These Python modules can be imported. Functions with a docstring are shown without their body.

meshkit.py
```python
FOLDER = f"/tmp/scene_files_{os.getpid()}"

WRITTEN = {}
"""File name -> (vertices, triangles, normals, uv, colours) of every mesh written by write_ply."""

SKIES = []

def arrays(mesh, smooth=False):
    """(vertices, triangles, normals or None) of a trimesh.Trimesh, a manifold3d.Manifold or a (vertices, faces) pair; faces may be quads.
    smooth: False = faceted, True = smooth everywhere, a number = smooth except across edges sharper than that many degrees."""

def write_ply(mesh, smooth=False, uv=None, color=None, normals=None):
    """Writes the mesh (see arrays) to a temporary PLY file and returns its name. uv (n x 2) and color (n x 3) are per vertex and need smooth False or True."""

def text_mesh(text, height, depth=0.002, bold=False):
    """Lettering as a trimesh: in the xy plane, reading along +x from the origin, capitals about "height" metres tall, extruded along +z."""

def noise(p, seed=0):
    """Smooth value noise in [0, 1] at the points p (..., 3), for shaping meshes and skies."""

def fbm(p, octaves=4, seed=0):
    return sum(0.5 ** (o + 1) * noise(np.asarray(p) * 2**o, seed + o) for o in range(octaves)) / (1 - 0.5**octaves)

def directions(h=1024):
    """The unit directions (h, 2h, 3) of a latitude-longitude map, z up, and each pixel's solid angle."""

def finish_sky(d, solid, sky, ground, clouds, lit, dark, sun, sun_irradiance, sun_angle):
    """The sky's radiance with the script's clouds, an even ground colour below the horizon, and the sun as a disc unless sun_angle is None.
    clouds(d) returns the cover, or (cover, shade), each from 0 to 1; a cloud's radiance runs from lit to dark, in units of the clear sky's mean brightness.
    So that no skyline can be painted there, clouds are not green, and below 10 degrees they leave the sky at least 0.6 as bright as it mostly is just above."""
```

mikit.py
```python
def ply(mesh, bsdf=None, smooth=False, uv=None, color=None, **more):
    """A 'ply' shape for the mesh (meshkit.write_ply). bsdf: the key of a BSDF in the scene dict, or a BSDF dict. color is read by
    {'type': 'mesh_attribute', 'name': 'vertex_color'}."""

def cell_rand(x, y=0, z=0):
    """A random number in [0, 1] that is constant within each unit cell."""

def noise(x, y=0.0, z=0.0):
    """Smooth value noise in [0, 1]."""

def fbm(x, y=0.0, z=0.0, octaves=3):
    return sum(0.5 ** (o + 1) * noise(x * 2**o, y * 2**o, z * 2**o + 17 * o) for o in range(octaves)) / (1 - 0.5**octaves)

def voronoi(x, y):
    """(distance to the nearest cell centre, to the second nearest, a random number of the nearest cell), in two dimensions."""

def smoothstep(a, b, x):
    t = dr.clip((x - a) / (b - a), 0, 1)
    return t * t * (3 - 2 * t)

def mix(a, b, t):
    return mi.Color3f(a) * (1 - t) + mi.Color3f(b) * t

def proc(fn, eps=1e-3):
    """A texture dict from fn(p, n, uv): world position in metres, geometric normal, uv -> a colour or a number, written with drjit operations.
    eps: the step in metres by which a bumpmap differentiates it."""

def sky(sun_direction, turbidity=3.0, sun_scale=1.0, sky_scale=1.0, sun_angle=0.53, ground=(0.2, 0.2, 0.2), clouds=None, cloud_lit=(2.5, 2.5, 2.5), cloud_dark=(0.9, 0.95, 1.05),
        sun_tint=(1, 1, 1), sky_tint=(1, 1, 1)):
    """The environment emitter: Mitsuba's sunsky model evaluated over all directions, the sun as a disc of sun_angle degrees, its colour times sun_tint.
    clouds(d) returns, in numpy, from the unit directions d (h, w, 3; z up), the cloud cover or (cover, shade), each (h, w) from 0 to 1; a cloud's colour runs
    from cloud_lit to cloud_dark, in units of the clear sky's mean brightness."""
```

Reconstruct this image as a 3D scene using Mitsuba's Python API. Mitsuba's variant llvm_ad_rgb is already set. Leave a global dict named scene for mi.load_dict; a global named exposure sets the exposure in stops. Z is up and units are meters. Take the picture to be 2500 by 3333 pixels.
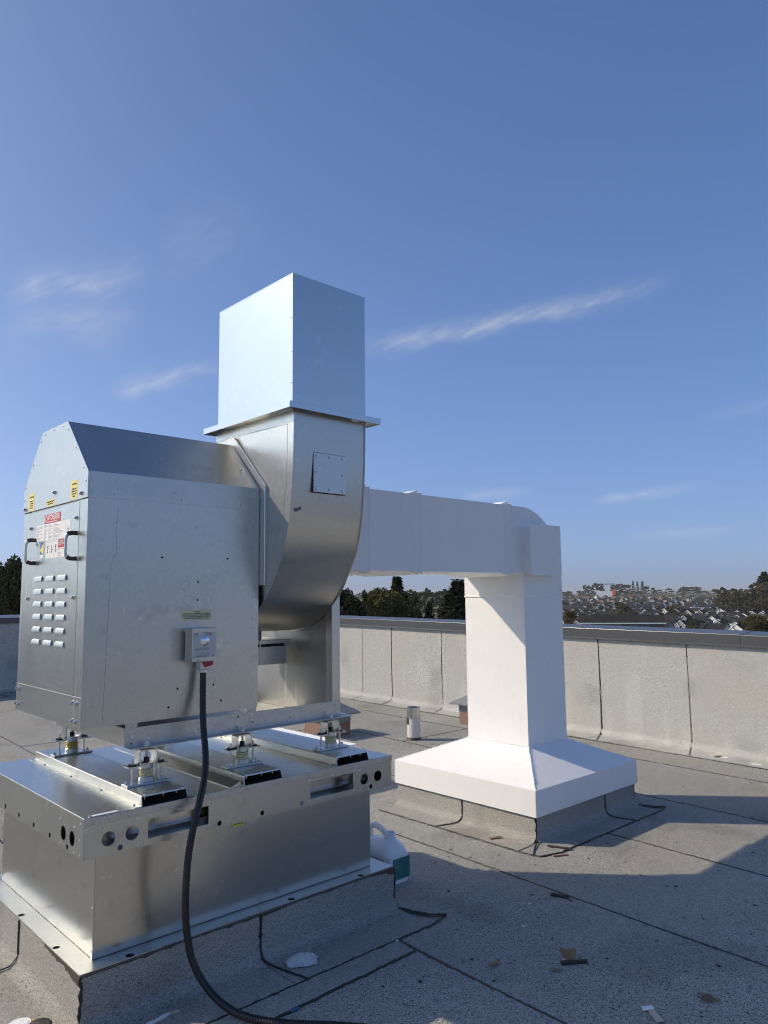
import math, random
import numpy as np, trimesh, drjit as dr, mitsuba as mi
import mikit, meshkit
from mikit import proc, fbm, noise, voronoi, smoothstep, mix, cell_rand
from shapely.geometry import Polygon, Point, box as sbox
from shapely import affinity
T = mi.ScalarTransform4f
rng = random.Random(7)
scene, labels = {'type': 'scene'}, {}

# ------------------------------------------------------------------ camera, sky, exposure
YAW, PITCH, ROLL, FOC = math.radians(42.922), math.radians(6.354), math.radians(-0.5926), 2429.05
FWD = np.array([math.cos(PITCH)*math.sin(YAW), math.cos(PITCH)*math.cos(YAW), math.sin(PITCH)])
R0 = np.array([math.cos(YAW), -math.sin(YAW), 0.0]); U0 = np.cross(R0, FWD)
UP = -math.sin(ROLL)*R0 + math.cos(ROLL)*U0
EYE = np.array([0, 0, 1.6])
scene['camera'] = {'type': 'perspective', 'fov_axis': 'x', 'fov': 2*math.degrees(math.atan(1250/FOC)), 'near_clip': 0.05, 'far_clip': 20000,
                   'to_world': T().look_at(origin=EYE.tolist(), target=(EYE+FWD).tolist(), up=UP.tolist())}
SUN = np.array([-0.88, 1.0, 0.94])
CLOUDS = [  # (azimuth, elevation) of both ends, half widths in degrees, strength, seed
    (40.6, 18.9, 66.0, 22.1, 0.62, 0.42, 1.0), (22.0, 14.9, 31.5, 17.2, 0.7, 0.34, 3.0), (15.0, 20.3, 25.5, 23.4, 1.3, 0.30, 5.0),
    (15.0, 18.2, 25.0, 20.4, 1.6, 0.24, 7.0), (58.5, 6.6, 67.5, 7.5, 0.45, 0.26, 9.0), (48.5, 7.4, 55.0, 7.7, 0.5, 0.20, 11.0), (60.5, 3.9, 70.0, 4.5, 0.35, 0.16, 13.0),
    (25.0, 24.6, 34.0, 27.5, 2.0, 0.07, 15.0), (66.0, 12.3, 74.0, 13.0, 0.5, 0.10, 17.0)]


def wisps(d):
    az, el = np.degrees(np.arctan2(d[..., 0], d[..., 1])), np.degrees(np.arcsin(np.clip(d[..., 2], -1, 1)))
    out = np.zeros(az.shape)
    for a0, e0, a1, e1, w, s, seed in CLOUDS:
        near = (az > a0 - 6) & (az < a1 + 6) & (el > min(e0, e1) - 6) & (el < max(e0, e1) + 6)
        a, e = az[near], el[near]
        t = (a - a0) / (a1 - a0)
        line = e0 + (e1 - e0) * t
        L = math.hypot(a1 - a0, e1 - e0); u, v = ((a - a0)*(a1 - a0) + (e - e0)*(e1 - e0))/L, ((e - e0)*(a1 - a0) - (a - a0)*(e1 - e0))/L
        n = meshkit.fbm(np.stack([u*0.30, v*0.5, np.full(u.shape, seed)], -1), 3, 3)
        f = meshkit.fbm(np.stack([u*0.55 + v*0.9, v*3.4 - u*0.9, np.full(u.shape, seed + 40)], -1), 3, 9); g = meshkit.fbm(np.stack([u*1.6, v*9 - u*1.8, np.full(u.shape, seed + 80)], -1), 2, 4)
        off = (v + (n - 0.5) * 1.6 * w) / (w * (0.65 + 0.7 * n))
        c = np.exp(-np.abs(off)**1.6 * 1.3) * np.clip(t / 0.2, 0, 1) * np.clip((1 - t) / 0.4, 0, 1) * np.clip(0.35 + 1.0 * (f - 0.25) + 0.35*(g - 0.5), 0, 1.1)
        out[near] = np.maximum(out[near], s * c)
    return out


scene['sky_light'] = mikit.sky(SUN.tolist(), turbidity=5.5, sun_scale=1.18, sun_tint=(1.0, 1.07, 1.17), clouds=wisps, cloud_lit=(2.2, 2.15, 2.1), sky_tint=(1.05, 1.25, 1.70))
exposure = 1.26

# ------------------------------------------------------------------ materials
def two(b): return {'type': 'twosided', 'bsdf': b}
def rgb(*c): return {'type': 'rgb', 'value': list(c)}
def mat(key, b): scene[key] = b; return key
def plain(key, c, rough=0.6, metal=0.0, spec=0.5, **k):
    return mat(key, two({'type': 'principled', 'base_color': rgb(*c) if isinstance(c, tuple) else c, 'roughness': rough, 'metallic': metal, 'specular': spec, **k}))


def galv_col(p, n, uv):
    m = fbm(p.x*5, p.y*5, p.z*5, 3); s = noise(p.x*210, p.y*210, p.z*60) - 0.5 + 0.6*(noise(p.x*120 + 5, p.y*120, p.z*240) - 0.5)
    scratch = smoothstep(0.84, 0.9, noise(p.x*14 + p.z*30, p.y*14 - p.z*22, 5)) * smoothstep(0.55, 0.8, noise(p.x*160, p.y*160, p.z*22))
    smudge = smoothstep(0.66, 0.8, fbm(p.x*13 + 4, p.y*13, p.z*13, 3))
    v = 0.585 + 0.05*(m - 0.5) + 0.05*s + 0.10*scratch - 0.06*smudge + 0.03*smoothstep(0.70, 0.80, noise(p.x*23, p.y*23 + 3, p.z*31))*smoothstep(0.5, 0.7, noise(p.x*4, p.y*4, p.z*4 + 6))
    return mi.Color3f(v*1.0, v*0.995, v*0.93)
def galv_rough(p, n, uv): return 0.34 + 0.05*(fbm(p.x*5, p.y*5, p.z*5, 2) - 0.5) + 0.06*(noise(p.x*160, p.y*160, p.z*60) - 0.5)
def galv_bump(p, n, uv): return noise(p.x*3.6 + 1, p.y*3.6, p.z*3.6)
def streak_col(p, n, uv):   # handled sheet with pale drips and rubbed streaks of white zinc bloom
    m = fbm(p.x*6, p.y*6, p.z*6, 3)
    drip = smoothstep(0.58, 0.80, noise(p.x*30, p.y*30, p.z*3.6 + 9)) * smoothstep(0.48, 0.68, fbm(p.x*7, p.y*7, p.z*5, 2))
    v = 0.57 + 0.06*(m - 0.5) + 0.17*drip + 0.05*(noise(p.x*180, p.y*180, p.z*50) - 0.5)
    return mi.Color3f(v*0.99, v, v*0.96)
def spangle_col(p, n, uv):  # mill marks: short dark flecks
    a = noise(p.x*330, p.y*330, p.z*250); b = fbm(p.x*22, p.y*22, p.z*22, 2)
    v = 0.62 - 0.20*smoothstep(0.50, 0.66, a)*smoothstep(0.30, 0.6, b)
    return mi.Color3f(v, v*0.99, v*0.96)
def bright_col(p, n, uv):
    scuff = smoothstep(0.78, 0.86, noise(p.y*9 + p.z*26, p.x*9 - p.z*7, 3)) * smoothstep(0.6, 0.8, noise(p.x*60, p.y*60, p.z*18))
    v = 0.62 + 0.03*(fbm(p.x*5, p.y*5, p.z*5, 3) - 0.5) + 0.05*scuff
    return mi.Color3f(v*0.98, v, v*1.0)
def metal(key, col, rough, bump=None, bs=0.002):
    b = {'type': 'principled', 'base_color': proc(col) if callable(col) else rgb(*col), 'roughness': proc(rough) if callable(rough) else rough, 'metallic': 1.0}
    if bump: b = {'type': 'bumpmap', 'arbitrary': proc(bump, 0.004), 'scale': bs, 'bsdf': b}
    return mat(key, two(b))
metal('galvanized', galv_col, galv_rough, galv_bump, 0.0015)
metal('galvanized_streaked', streak_col, galv_rough, galv_bump, 0.0012)
metal('galvanized_flecked', spangle_col, 0.42)
metal('galvanized_smooth', galv_col, 0.34)
metal('galvanized_sheet', galv_col, 0.25, galv_bump, 0.0012)
metal('galvanized_sheet_top', galv_col, 0.28, galv_bump, 0.0016)
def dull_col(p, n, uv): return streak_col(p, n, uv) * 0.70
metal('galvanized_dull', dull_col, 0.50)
metal('galvanized_bright', bright_col, 0.18)
metal('scroll_metal', galv_col, 0.36, galv_bump, 0.0010)
metal('zinc', (0.66, 0.67, 0.66), 0.30)
metal('bright_steel', (0.75, 0.75, 0.74), 0.22)
metal('dark_steel', (0.30, 0.31, 0.32), 0.4)
metal('chrome', (0.85, 0.86, 0.87), 0.06)
plain('black_void', (0.012, 0.012, 0.013), 0.8)
plain('black_rubber', (0.012, 0.012, 0.013), 0.45)
plain('black_conduit', (0.010, 0.010, 0.011), 0.38)
plain('handle_black', (0.045, 0.045, 0.047), 0.22)
plain('ink', (0.02, 0.02, 0.022), 0.7)
plain('ink_grey', (0.16, 0.16, 0.17), 0.7)
plain('sticker_yellow', (0.80, 0.66, 0.22), 0.5)
plain('sticker_cream', (0.66, 0.62, 0.36), 0.5)
plain('sticker_white', (0.76, 0.75, 0.73), 0.5)
plain('sticker_red', (0.50, 0.05, 0.06), 0.5)
plain('sticker_blue', (0.05, 0.17, 0.33), 0.5)
plain('sticker_grey', (0.50, 0.50, 0.50), 0.5)
plain('sticker_lime', (0.60, 0.70, 0.05), 0.5)
plain('red_plastic', (0.35, 0.012, 0.012), 0.35)
plain('spring_yellow', (0.62, 0.47, 0.10), 0.4)
plain('spring_cream', (0.64, 0.56, 0.28), 0.4)
plain('gasket_dark', (0.03, 0.02, 0.02), 0.7)


def white_col(p, n, uv):
    d = smoothstep(0.58, 0.85, fbm(p.x*3.1, p.y*3.1, p.z*2.2, 4)) * 0.022 + smoothstep(0.66, 0.85, noise(p.x*40, p.y*40, p.z*14)) * 0.02
    return mi.Color3f(0.81 - d, 0.805 - d, 0.790 - d*1.3)
def white_bump(p, n, uv): return noise(p.x*190, p.y*190, p.z*190) + 0.8*noise(p.x*70, p.y*70, p.z*70)
mat('white_coating', two({'type': 'bumpmap', 'arbitrary': proc(white_bump, 0.002), 'scale': 0.0006,
                          'bsdf': {'type': 'principled', 'base_color': proc(white_col), 'roughness': 0.55, 'specular': 0.4}}))
plain('white_sealant', (0.80, 0.80, 0.78), 0.5)


def granules(p, n, uv):
    x, y, z = p.x, p.y, p.z
    a = noise(x*520, y*520, z*520); b = noise(x*260 + 7, y*260, z*260); c = noise(x*120, y*120 + 4, z*120)
    dirt = fbm(x*1.1, y*1.1, z*1.1, 4); fleck = smoothstep(0.84, 0.88, noise(x*130 + 31, y*130, z*130))
    v = 0.335 + 0.34*(a - 0.5) + 0.30*(b - 0.5) + 0.10*(c - 0.5)
    v = v * (0.84 + 0.32*dirt)
    blot = smoothstep(0.60, 0.75, fbm(x*2.3 + 11, y*2.3, z*2.3, 4)) * 0.18
    v = dr.maximum(v * (1 - blot) * (1 - 0.6*fleck), 0.03)
    warm = smoothstep(0.45, 0.75, fbm(x*1.7 + 5, y*1.7 + 9, z*1.7, 3))
    rust = smoothstep(0.055, 0.02, dr.sqrt(dr.square(x - 3.069) + dr.square(y - 1.447)) * (0.8 + 0.5*noise(x*60, y*60)))
    return mix(mi.Color3f(v*(1.0 + 0.02*warm), v*(0.975 + 0.015*(1 - warm)), v*(0.875 + 0.04*(1 - warm))), mi.Color3f(0.13, 0.07, 0.035), rust*0.8)
def granule_bump(p, n, uv): return noise(p.x*420, p.y*420, p.z*420) + 0.8*noise(p.x*190, p.y*190, p.z*190)
mat('roof_granules', two({'type': 'bumpmap', 'arbitrary': proc(granule_bump, 0.002), 'scale': 0.0014,
                          'bsdf': {'type': 'diffuse', 'reflectance': proc(granules)}}))
def wall_granules(p, n, uv):
    g = granules(p, n, uv)
    drip = smoothstep(0.62, 0.78, noise(p.x*9, p.y*9, p.z*0.7)) * smoothstep(0.35, 0.6, noise(p.x*3, p.y*3 + 8, p.z*1.5))
    return g * mi.Color3f(0.985, 1.0, 1.02) * (1.33 + 0.13*drip) * (1.12 - 0.24*fbm(p.x*1.1, p.y*1.1, p.z*1.1, 4))
mat('wall_granules', two({'type': 'bumpmap', 'arbitrary': proc(granule_bump, 0.002), 'scale': 0.0014,
                          'bsdf': {'type': 'diffuse', 'reflectance': proc(wall_granules)}}))
plain('bitumen', (0.020, 0.018, 0.017), 0.55)
plain('bitumen_brown', (0.060, 0.045, 0.036), 0.6)
plain('coping_metal', (0.060, 0.061, 0.064), 0.34, 0.0, 0.6)
plain('jug_plastic', (0.74, 0.77, 0.80), 0.35, spec_trans=0.0)
plain('jug_label_teal', (0.02, 0.16, 0.17), 0.45)
plain('jug_label_grey', (0.30, 0.30, 0.32), 0.5)
plain('pipe_white', (0.62, 0.61, 0.58), 0.45)
plain('wood_brown', (0.16, 0.10, 0.065), 0.8)
plain('wood_pale', (0.50, 0.42, 0.30), 0.8)
plain('leaf_brown', (0.22, 0.13, 0.06), 0.7)
plain('bark_dark', (0.050, 0.040, 0.032), 0.9)
plain('rag_cloth', (0.55, 0.55, 0.55), 0.9)
plain('paper_white', (0.72, 0.72, 0.72), 0.7)
plain('blue_plastic', (0.05, 0.13, 0.30), 0.5)
plain('vent_curb_brown', (0.235, 0.150, 0.115), 0.8)
plain('vent_hood_grey', (0.20, 0.21, 0.21), 0.45)
plain('tape_yellow', (0.70, 0.36, 0.02), 0.4)

# ------------------------------------------------------------------ helpers
COUNT = {}
def key_for(name, parent=None):
    base = parent + '__' + name if parent else name
    n = COUNT.get(base, 0); COUNT[base] = n + 1
    return base if n == 0 else '%s_%03d' % (base, n)
def thing(name, label, cat, group=None, kind=None):
    k = key_for(name); labels[k] = {'label': label, 'category': cat}
    if group: labels[k]['group'] = group
    if kind: labels[k]['kind'] = kind
    return k
def obj(name, mesh, m, parent=None, label=None, smooth=False, kind=None, **kw):
    k = key_for(name, parent)
    if isinstance(mesh, list): mesh = trimesh.util.concatenate(mesh)
    scene[k] = mikit.ply(mesh, m, smooth=smooth, **kw)
    if label or kind:
        labels[k] = {}
        if label: labels[k]['label'] = label
        if kind: labels[k]['kind'] = kind
    return k
def solo(name, mesh, m, label, cat, group=None, smooth=False, kind=None):
    k = obj(name, mesh, m, None, None, smooth); labels[k] = {'label': label, 'category': cat}
    if group: labels[k]['group'] = group
    if kind: labels[k]['kind'] = kind
    return k
def put(ply, name, parent, tw):
    k = key_for(name, parent); scene[k] = {**ply, 'to_world': tw}; return k
def struct(name, mesh, m, label=None, smooth=False):
    k = obj(name, mesh, m, None, None, smooth); labels[k] = {'kind': 'structure', 'label': label or name.replace('_', ' ')}; return k

def box(x0, x1, y0, y1, z0, z1):
    return trimesh.creation.box(extents=(x1-x0, y1-y0, z1-z0), transform=trimesh.transformations.translation_matrix(((x0+x1)/2, (y0+y1)/2, (z0+z1)/2)))
def cbox(x0, x1, y0, y1, z0, z1, b=0.003):
    b = min(b, (x1-x0)/3, (y1-y0)/3, (z1-z0)/3); P = []
    for sx in (0, 1):
        for sy in (0, 1):
            for sz in (0, 1):
                c = np.array([(x0, x1)[sx], (y0, y1)[sy], (z0, z1)[sz]]); d = np.array([1-2*sx, 1-2*sy, 1-2*sz])*b
                for ax in range(3): q = c + d; q[ax] = c[ax]; P.append(q)
    return trimesh.convex.convex_hull(np.array(P))
AX = {'y': np.array([[1, 0, 0, 0], [0, 0, 1, 0], [0, 1, 0, 0], [0, 0, 0, 1.0]]),
      'x': np.array([[0, 0, 1, 0], [1, 0, 0, 0], [0, 1, 0, 0], [0, 0, 0, 1.0]]), 'z': np.eye(4)}
def plate(poly, ax, c, t):      # a sheet of thickness t from plane ax = c towards +ax; poly in the other two coordinates
    if not isinstance(poly, Polygon): poly = Polygon(poly)
    m = trimesh.creation.extrude_polygon(poly, t, engine='earcut'); M = AX[ax].copy(); M['xyz'.index(ax), 3] = c
    m.apply_transform(M); return m
def rect(a0, a1, b0, b1, r=0.0):
    g = sbox(a0, b0, a1, b1); return g.buffer(-r).buffer(r, 4) if r else g
def holes(poly, discs, rects=()):
    for (a, b, r) in discs: poly = poly.difference(Point(a, b).buffer(r, 8))
    for q in rects: poly = poly.difference(rect(*q))
    return poly
ROT = {'-x': np.array([[0, 0, -1, 0], [-1, 0, 0, 0], [0, 1, 0, 0], [0, 0, 0, 1.0]]), '-y': np.array([[1, 0, 0, 0], [0, 0, -1, 0], [0, 1, 0, 0], [0, 0, 0, 1.0]]),
       '+z': np.eye(4), '+x': np.array([[0, 0, 1, 0], [1, 0, 0, 0], [0, 1, 0, 0], [0, 0, 0, 1.0]])}
def facing(mesh, d, at):        # local: x right, y up, z out of the face
    mesh = mesh.copy(); M = ROT[d].copy(); M[:3, 3] = at; mesh.apply_transform(M); return mesh
def cyl(r, h, n=12, r2=None):   # along +z from z = 0
    a = np.arange(n)*2*math.pi/n; r2 = r if r2 is None else r2
    v = np.vstack([np.c_[r*np.cos(a), r*np.sin(a), 0*a], np.c_[r2*np.cos(a), r2*np.sin(a), 0*a + h]])
    return trimesh.convex.convex_hull(v)
def lathe(prof, n=24):
    prof = np.asarray(prof, float); a = np.arange(n)*2*math.pi/n
    v = np.stack([np.outer(prof[:, 0], np.cos(a)), np.outer(prof[:, 0], np.sin(a)), np.repeat(prof[:, 1:2], n, 1)], -1).reshape(-1, 3); f = []
    for i in range(len(prof)-1):
        for j in range(n):
            k = (j+1) % n; f += [[i*n+j, i*n+k, (i+1)*n+k], [i*n+j, (i+1)*n+k, (i+1)*n+j]]
    return trimesh.Trimesh(v, f, process=False)
def tube(pts, r, n=8, closed_ends=True):
    p = np.asarray(pts, float); t = np.gradient(p, axis=0); t /= np.linalg.norm(t, axis=1, keepdims=True)
    a = np.cross(t[0], [0.3, 0.2, 1.0]); a /= np.linalg.norm(a); A = []
    for ti in t: a = a - ti*(a @ ti); a /= np.linalg.norm(a); A.append(a)
    A = np.array(A); B = np.cross(t, A); th = np.arange(n)*2*math.pi/n; rr = np.broadcast_to(r, (len(p),))
    v = (p[:, None] + rr[:, None, None]*(np.cos(th)[None, :, None]*A[:, None] + np.sin(th)[None, :, None]*B[:, None])).reshape(-1, 3); f = []
    for i in range(len(p)-1):
        for j in range(n):
            k = (j+1) % n; f += [[i*n+j, i*n+k, (i+1)*n+k], [i*n+j, (i+1)*n+k, (i+1)*n+j]]
    if closed_ends:
        v = np.vstack([v, p[0], p[-1]]); c0, c1 = len(v)-2, len(v)-1; e = (len(p)-1)*n
        for j in range(n): k = (j+1) % n; f += [[c0, k, j], [c1, e+j, e+k]]
    return trimesh.Trimesh(v, f, process=False)
def spline(pts, n=60):
    from scipy.interpolate import CubicSpline
    p = np.asarray(pts, float); s = np.r_[0, np.cumsum(np.linalg.norm(np.diff(p, axis=0), axis=1))]
    return CubicSpline(s, p)(np.linspace(0, s[-1], n))
def loft(prof_a, prof_b):       # two equal closed profiles (n x 3) joined, with caps
    a, b = np.asarray(prof_a, float), np.asarray(prof_b, float); n = len(a); v = np.vstack([a, b]); f = []
    for j in range(n): k = (j+1) % n; f += [[j, k, n+k], [j, n+k, n+j]]
    tri = trimesh.creation.triangulate_polygon(Polygon(profile2d(a)), engine='earcut')
    m = trimesh.Trimesh(v, f, process=False)
    for off in (0, n): m = trimesh.util.concatenate([m, cap(v[off:off+n])])
    return m
def profile2d(a):
    c = a - a.mean(0); u, s, w = np.linalg.svd(c); return c @ w[:2].T
def cap(a):
    q = profile2d(a); v, f = trimesh.creation.triangulate_polygon(Polygon(q), engine='earcut')
    idx = [int(np.argmin(((q - p)**2).sum(1))) for p in v]; return trimesh.Trimesh(a, [[idx[i] for i in t] for t in f], process=False)
def hull(pts): return trimesh.convex.convex_hull(np.asarray(pts, float))
def text(s, h, d, at, width=None, bold=True, depth=0.0006, spin=False, center=True):
    m = meshkit.text_mesh(s, h, depth, bold); w = m.extents[0]
    if width: m.apply_scale([width/w, 1, 1]); w = width
    m.apply_translation([-m.bounds[0][0] - (w/2 if center else 0), -h/2, 0])
    if spin: m.apply_transform(trimesh.transformations.rotation_matrix(math.pi/2, [0, 0, 1]))
    return facing(m, d, at)
def hexbolt(r=0.008, h=0.007, washer=True):
    m = [cyl(r, h, 6)]
    if washer: m.append(cyl(r*1.45, 0.002, 12)); m[0].apply_translation([0, 0, 0.002])
    m.append(cyl(r*0.5, h*0.6, 8)); m[-1].apply_translation([0, 0, h])
    return trimesh.util.concatenate(m)
def rivet(r=0.0055): return lathe([(r*1.5, 0), (r*1.5, 0.0012), (r, 0.0014), (r*0.8, r*0.55), (r*0.3, r*0.75), (0.0004, r*0.75)], 10)
def ring(r0, r1, t=0.0008): return trimesh.creation.annulus(r_min=r0, r_max=r1, height=t, sections=20)
def screws(name, parent, pts, d, c, mesh, m='zinc'):     # pts in the face's own two coordinates
    for (a, b) in pts:
        at = {'-x': (c, a, b), '-y': (a, c, b), '+z': (a, b, c), '+x': (c, a, b)}[d]
        obj(name, facing(mesh, d, at), m, parent)
def ribbon(pts, up, w=0.014, jag=0.5, h=0.003, step=0.02, seed=0):   # bitumen squeezed out of a lap: a flat, ragged bead on a surface with normal up
    r = np.random.RandomState(seed); p = np.asarray(pts, float); s = np.r_[0, np.cumsum(np.linalg.norm(np.diff(p, axis=0), axis=1))]
    n = max(2, int(s[-1]/step)); u = np.linspace(0, s[-1], n); q = np.stack([np.interp(u, s, p[:, k]) for k in range(3)], -1)
    t = np.gradient(q, axis=0); t /= np.linalg.norm(t, axis=1, keepdims=True); up = np.broadcast_to(np.asarray(up, float), q.shape)
    side = np.cross(up, t); side /= np.linalg.norm(side, axis=1, keepdims=True); W = w*(1 + jag*(r.rand(2, n) - 0.4)*1.6); W[:, r.rand(n) < 0.06] *= 1.7
    wob = (r.rand(n) - 0.5)*w*0.5
    rows = [q + side*(wob - W[0]/2)[:, None] - up*0.002, q + side*(wob - W[0]*0.3)[:, None] + up*h, q + side*(wob + W[1]*0.3)[:, None] + up*h*0.9, q + side*(wob + W[1]/2)[:, None] - up*0.002]
    v = np.concatenate(rows); f = []
    for k in range(3):
        for i in range(n-1): a, b = k*n+i, (k+1)*n+i; f += [[a, b, b+1], [a, b+1, a+1]]
    return trimesh.Trimesh(v, f, process=False)

# ------------------------------------------------------------------ flat roof with its membrane sheets
WX, WK, WYB = 7.40, 0.062, 14.30                       # right parapet stands along x = WX + WK*y, far parapet along y = WYB
def wx(y): return WX + WK*y
struct('flat_roof', [box(-9, 8.6, -7, 14.7, -20.5, -0.35), box(-9, 8.4, -7, 14.6, -0.35, -0.009)], 'bitumen', 'flat roof of a tall building')
SEAMS = [(-8.0, 0.03), (-6.9, 0.03), (-5.8, 0.03), (-4.75, 0.03), (-3.7, 0.03), (-2.65, 0.032), (-1.6, 0.033), (-0.55, 0.034), (0.42, 0.035), (1.44, 0.035), (2.452, 0.0355), (3.455, 0.038), (4.492, 0.045), (5.50, 0.060), (6.615, 0.054), (7.10, WK)]
CUTS = {9: [5.2, 11.0], 10: [8.82], 11: [6.4, 10.2], 12: [7.4], 13: [6.05, 12.0], 8: [3.9, 9.4], 14: [1.0, 10.1], 7: [2.2, 8.1], 6: [6.6], 5: [4.4, 10.6]}
rs = np.random.RandomState(3)
def sheet(a, b, y0, y1, t=0.009):
    g = 0.004
    return plate([(a[0] + a[1]*y0 + g, y0 + g), (b[0] + b[1]*y0 - g, y0 + g), (b[0] + b[1]*y1 - g, y1 - g), (a[0] + a[1]*y1 + g, y1 - g)], 'z', -t, t)
for i in range(len(SEAMS)-1):
    ys = [-6.9] + CUTS.get(i, [float(rs.uniform(2, 9))]) + [WYB + 0.1]
    for j in range(len(ys)-1):
        obj('membrane_sheet', sheet(SEAMS[i], SEAMS[i+1], ys[j], ys[j+1]), 'roof_granules', 'flat_roof')
        if j:
            y = ys[j]; obj('seam_bead', ribbon([(SEAMS[i][0] + SEAMS[i][1]*y, y, 0), (SEAMS[i+1][0] + SEAMS[i+1][1]*y, y, 0)], (0, 0, 1), 0.014, seed=i*7+j), 'bitumen', 'flat_roof')
    if i:
        a = SEAMS[i]; yy = np.linspace(-6.8, WYB, 60); wob = 0.007*np.array([math.sin(y*1.3 + i*2) + 0.6*math.sin(y*3.1 + i) for y in yy])
        obj('seam_bead', ribbon(np.c_[a[0] + a[1]*yy + wob, yy, 0*yy], (0, 0, 1), 0.011 if i < 13 else 0.016, 0.55, seed=i), 'bitumen', 'flat_roof')

# ------------------------------------------------------------------ parapet walls: core, membrane panels, seams, metal coping
def zt(y): return 1.076 + (y - 3.05)*0.0081            # underside of the coping
pw = thing('parapet_wall', 'long sunlit parapet wall of pale granulated membrane behind the white duct', 'wall')
obj('core', loft([(wx(-7)+0.01, -7, -0.3), (wx(-7)+0.28, -7, -0.3), (wx(-7)+0.28, -7, 1.10), (wx(-7)+0.01, -7, 1.0)], [(wx(14.7)+0.014, 14.7, -0.3), (wx(14.7)+0.28, 14.7, -0.3), (wx(14.7)+0.28, 14.7, 1.20), (wx(14.7)+0.014, 14.7, 1.15)]), 'bitumen', pw)
WS = [-6.5, -5.4, -4.4, -3.35, -2.3, -1.25, -0.2, 0.6, 1.55, 2.58, 3.62, 4.69, 5.72, 6.50, 7.27, 8.373, 9.10, 10.15, 11.2, 12.25, 13.3, WYB]
def wall_profile(y, off):
    x = wx(y); z1 = zt(y) + 0.02
    f = [(0.0, z1), (0.0, 0.085), (-0.008, 0.055), (-0.030, 0.025), (-0.065, 0.010), (-0.11, 0.005), (-0.33, 0.004)]
    o = [(p[0] - off*(1 if k < 3 else 0.4), p[1] + (off*0.8 if k >= 3 else 0)) for k, p in enumerate(f)]
    return [(x + a, y, b) for a, b in o] + [(x + a + 0.006, y, b - 0.006) for a, b in f[::-1]]
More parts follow.
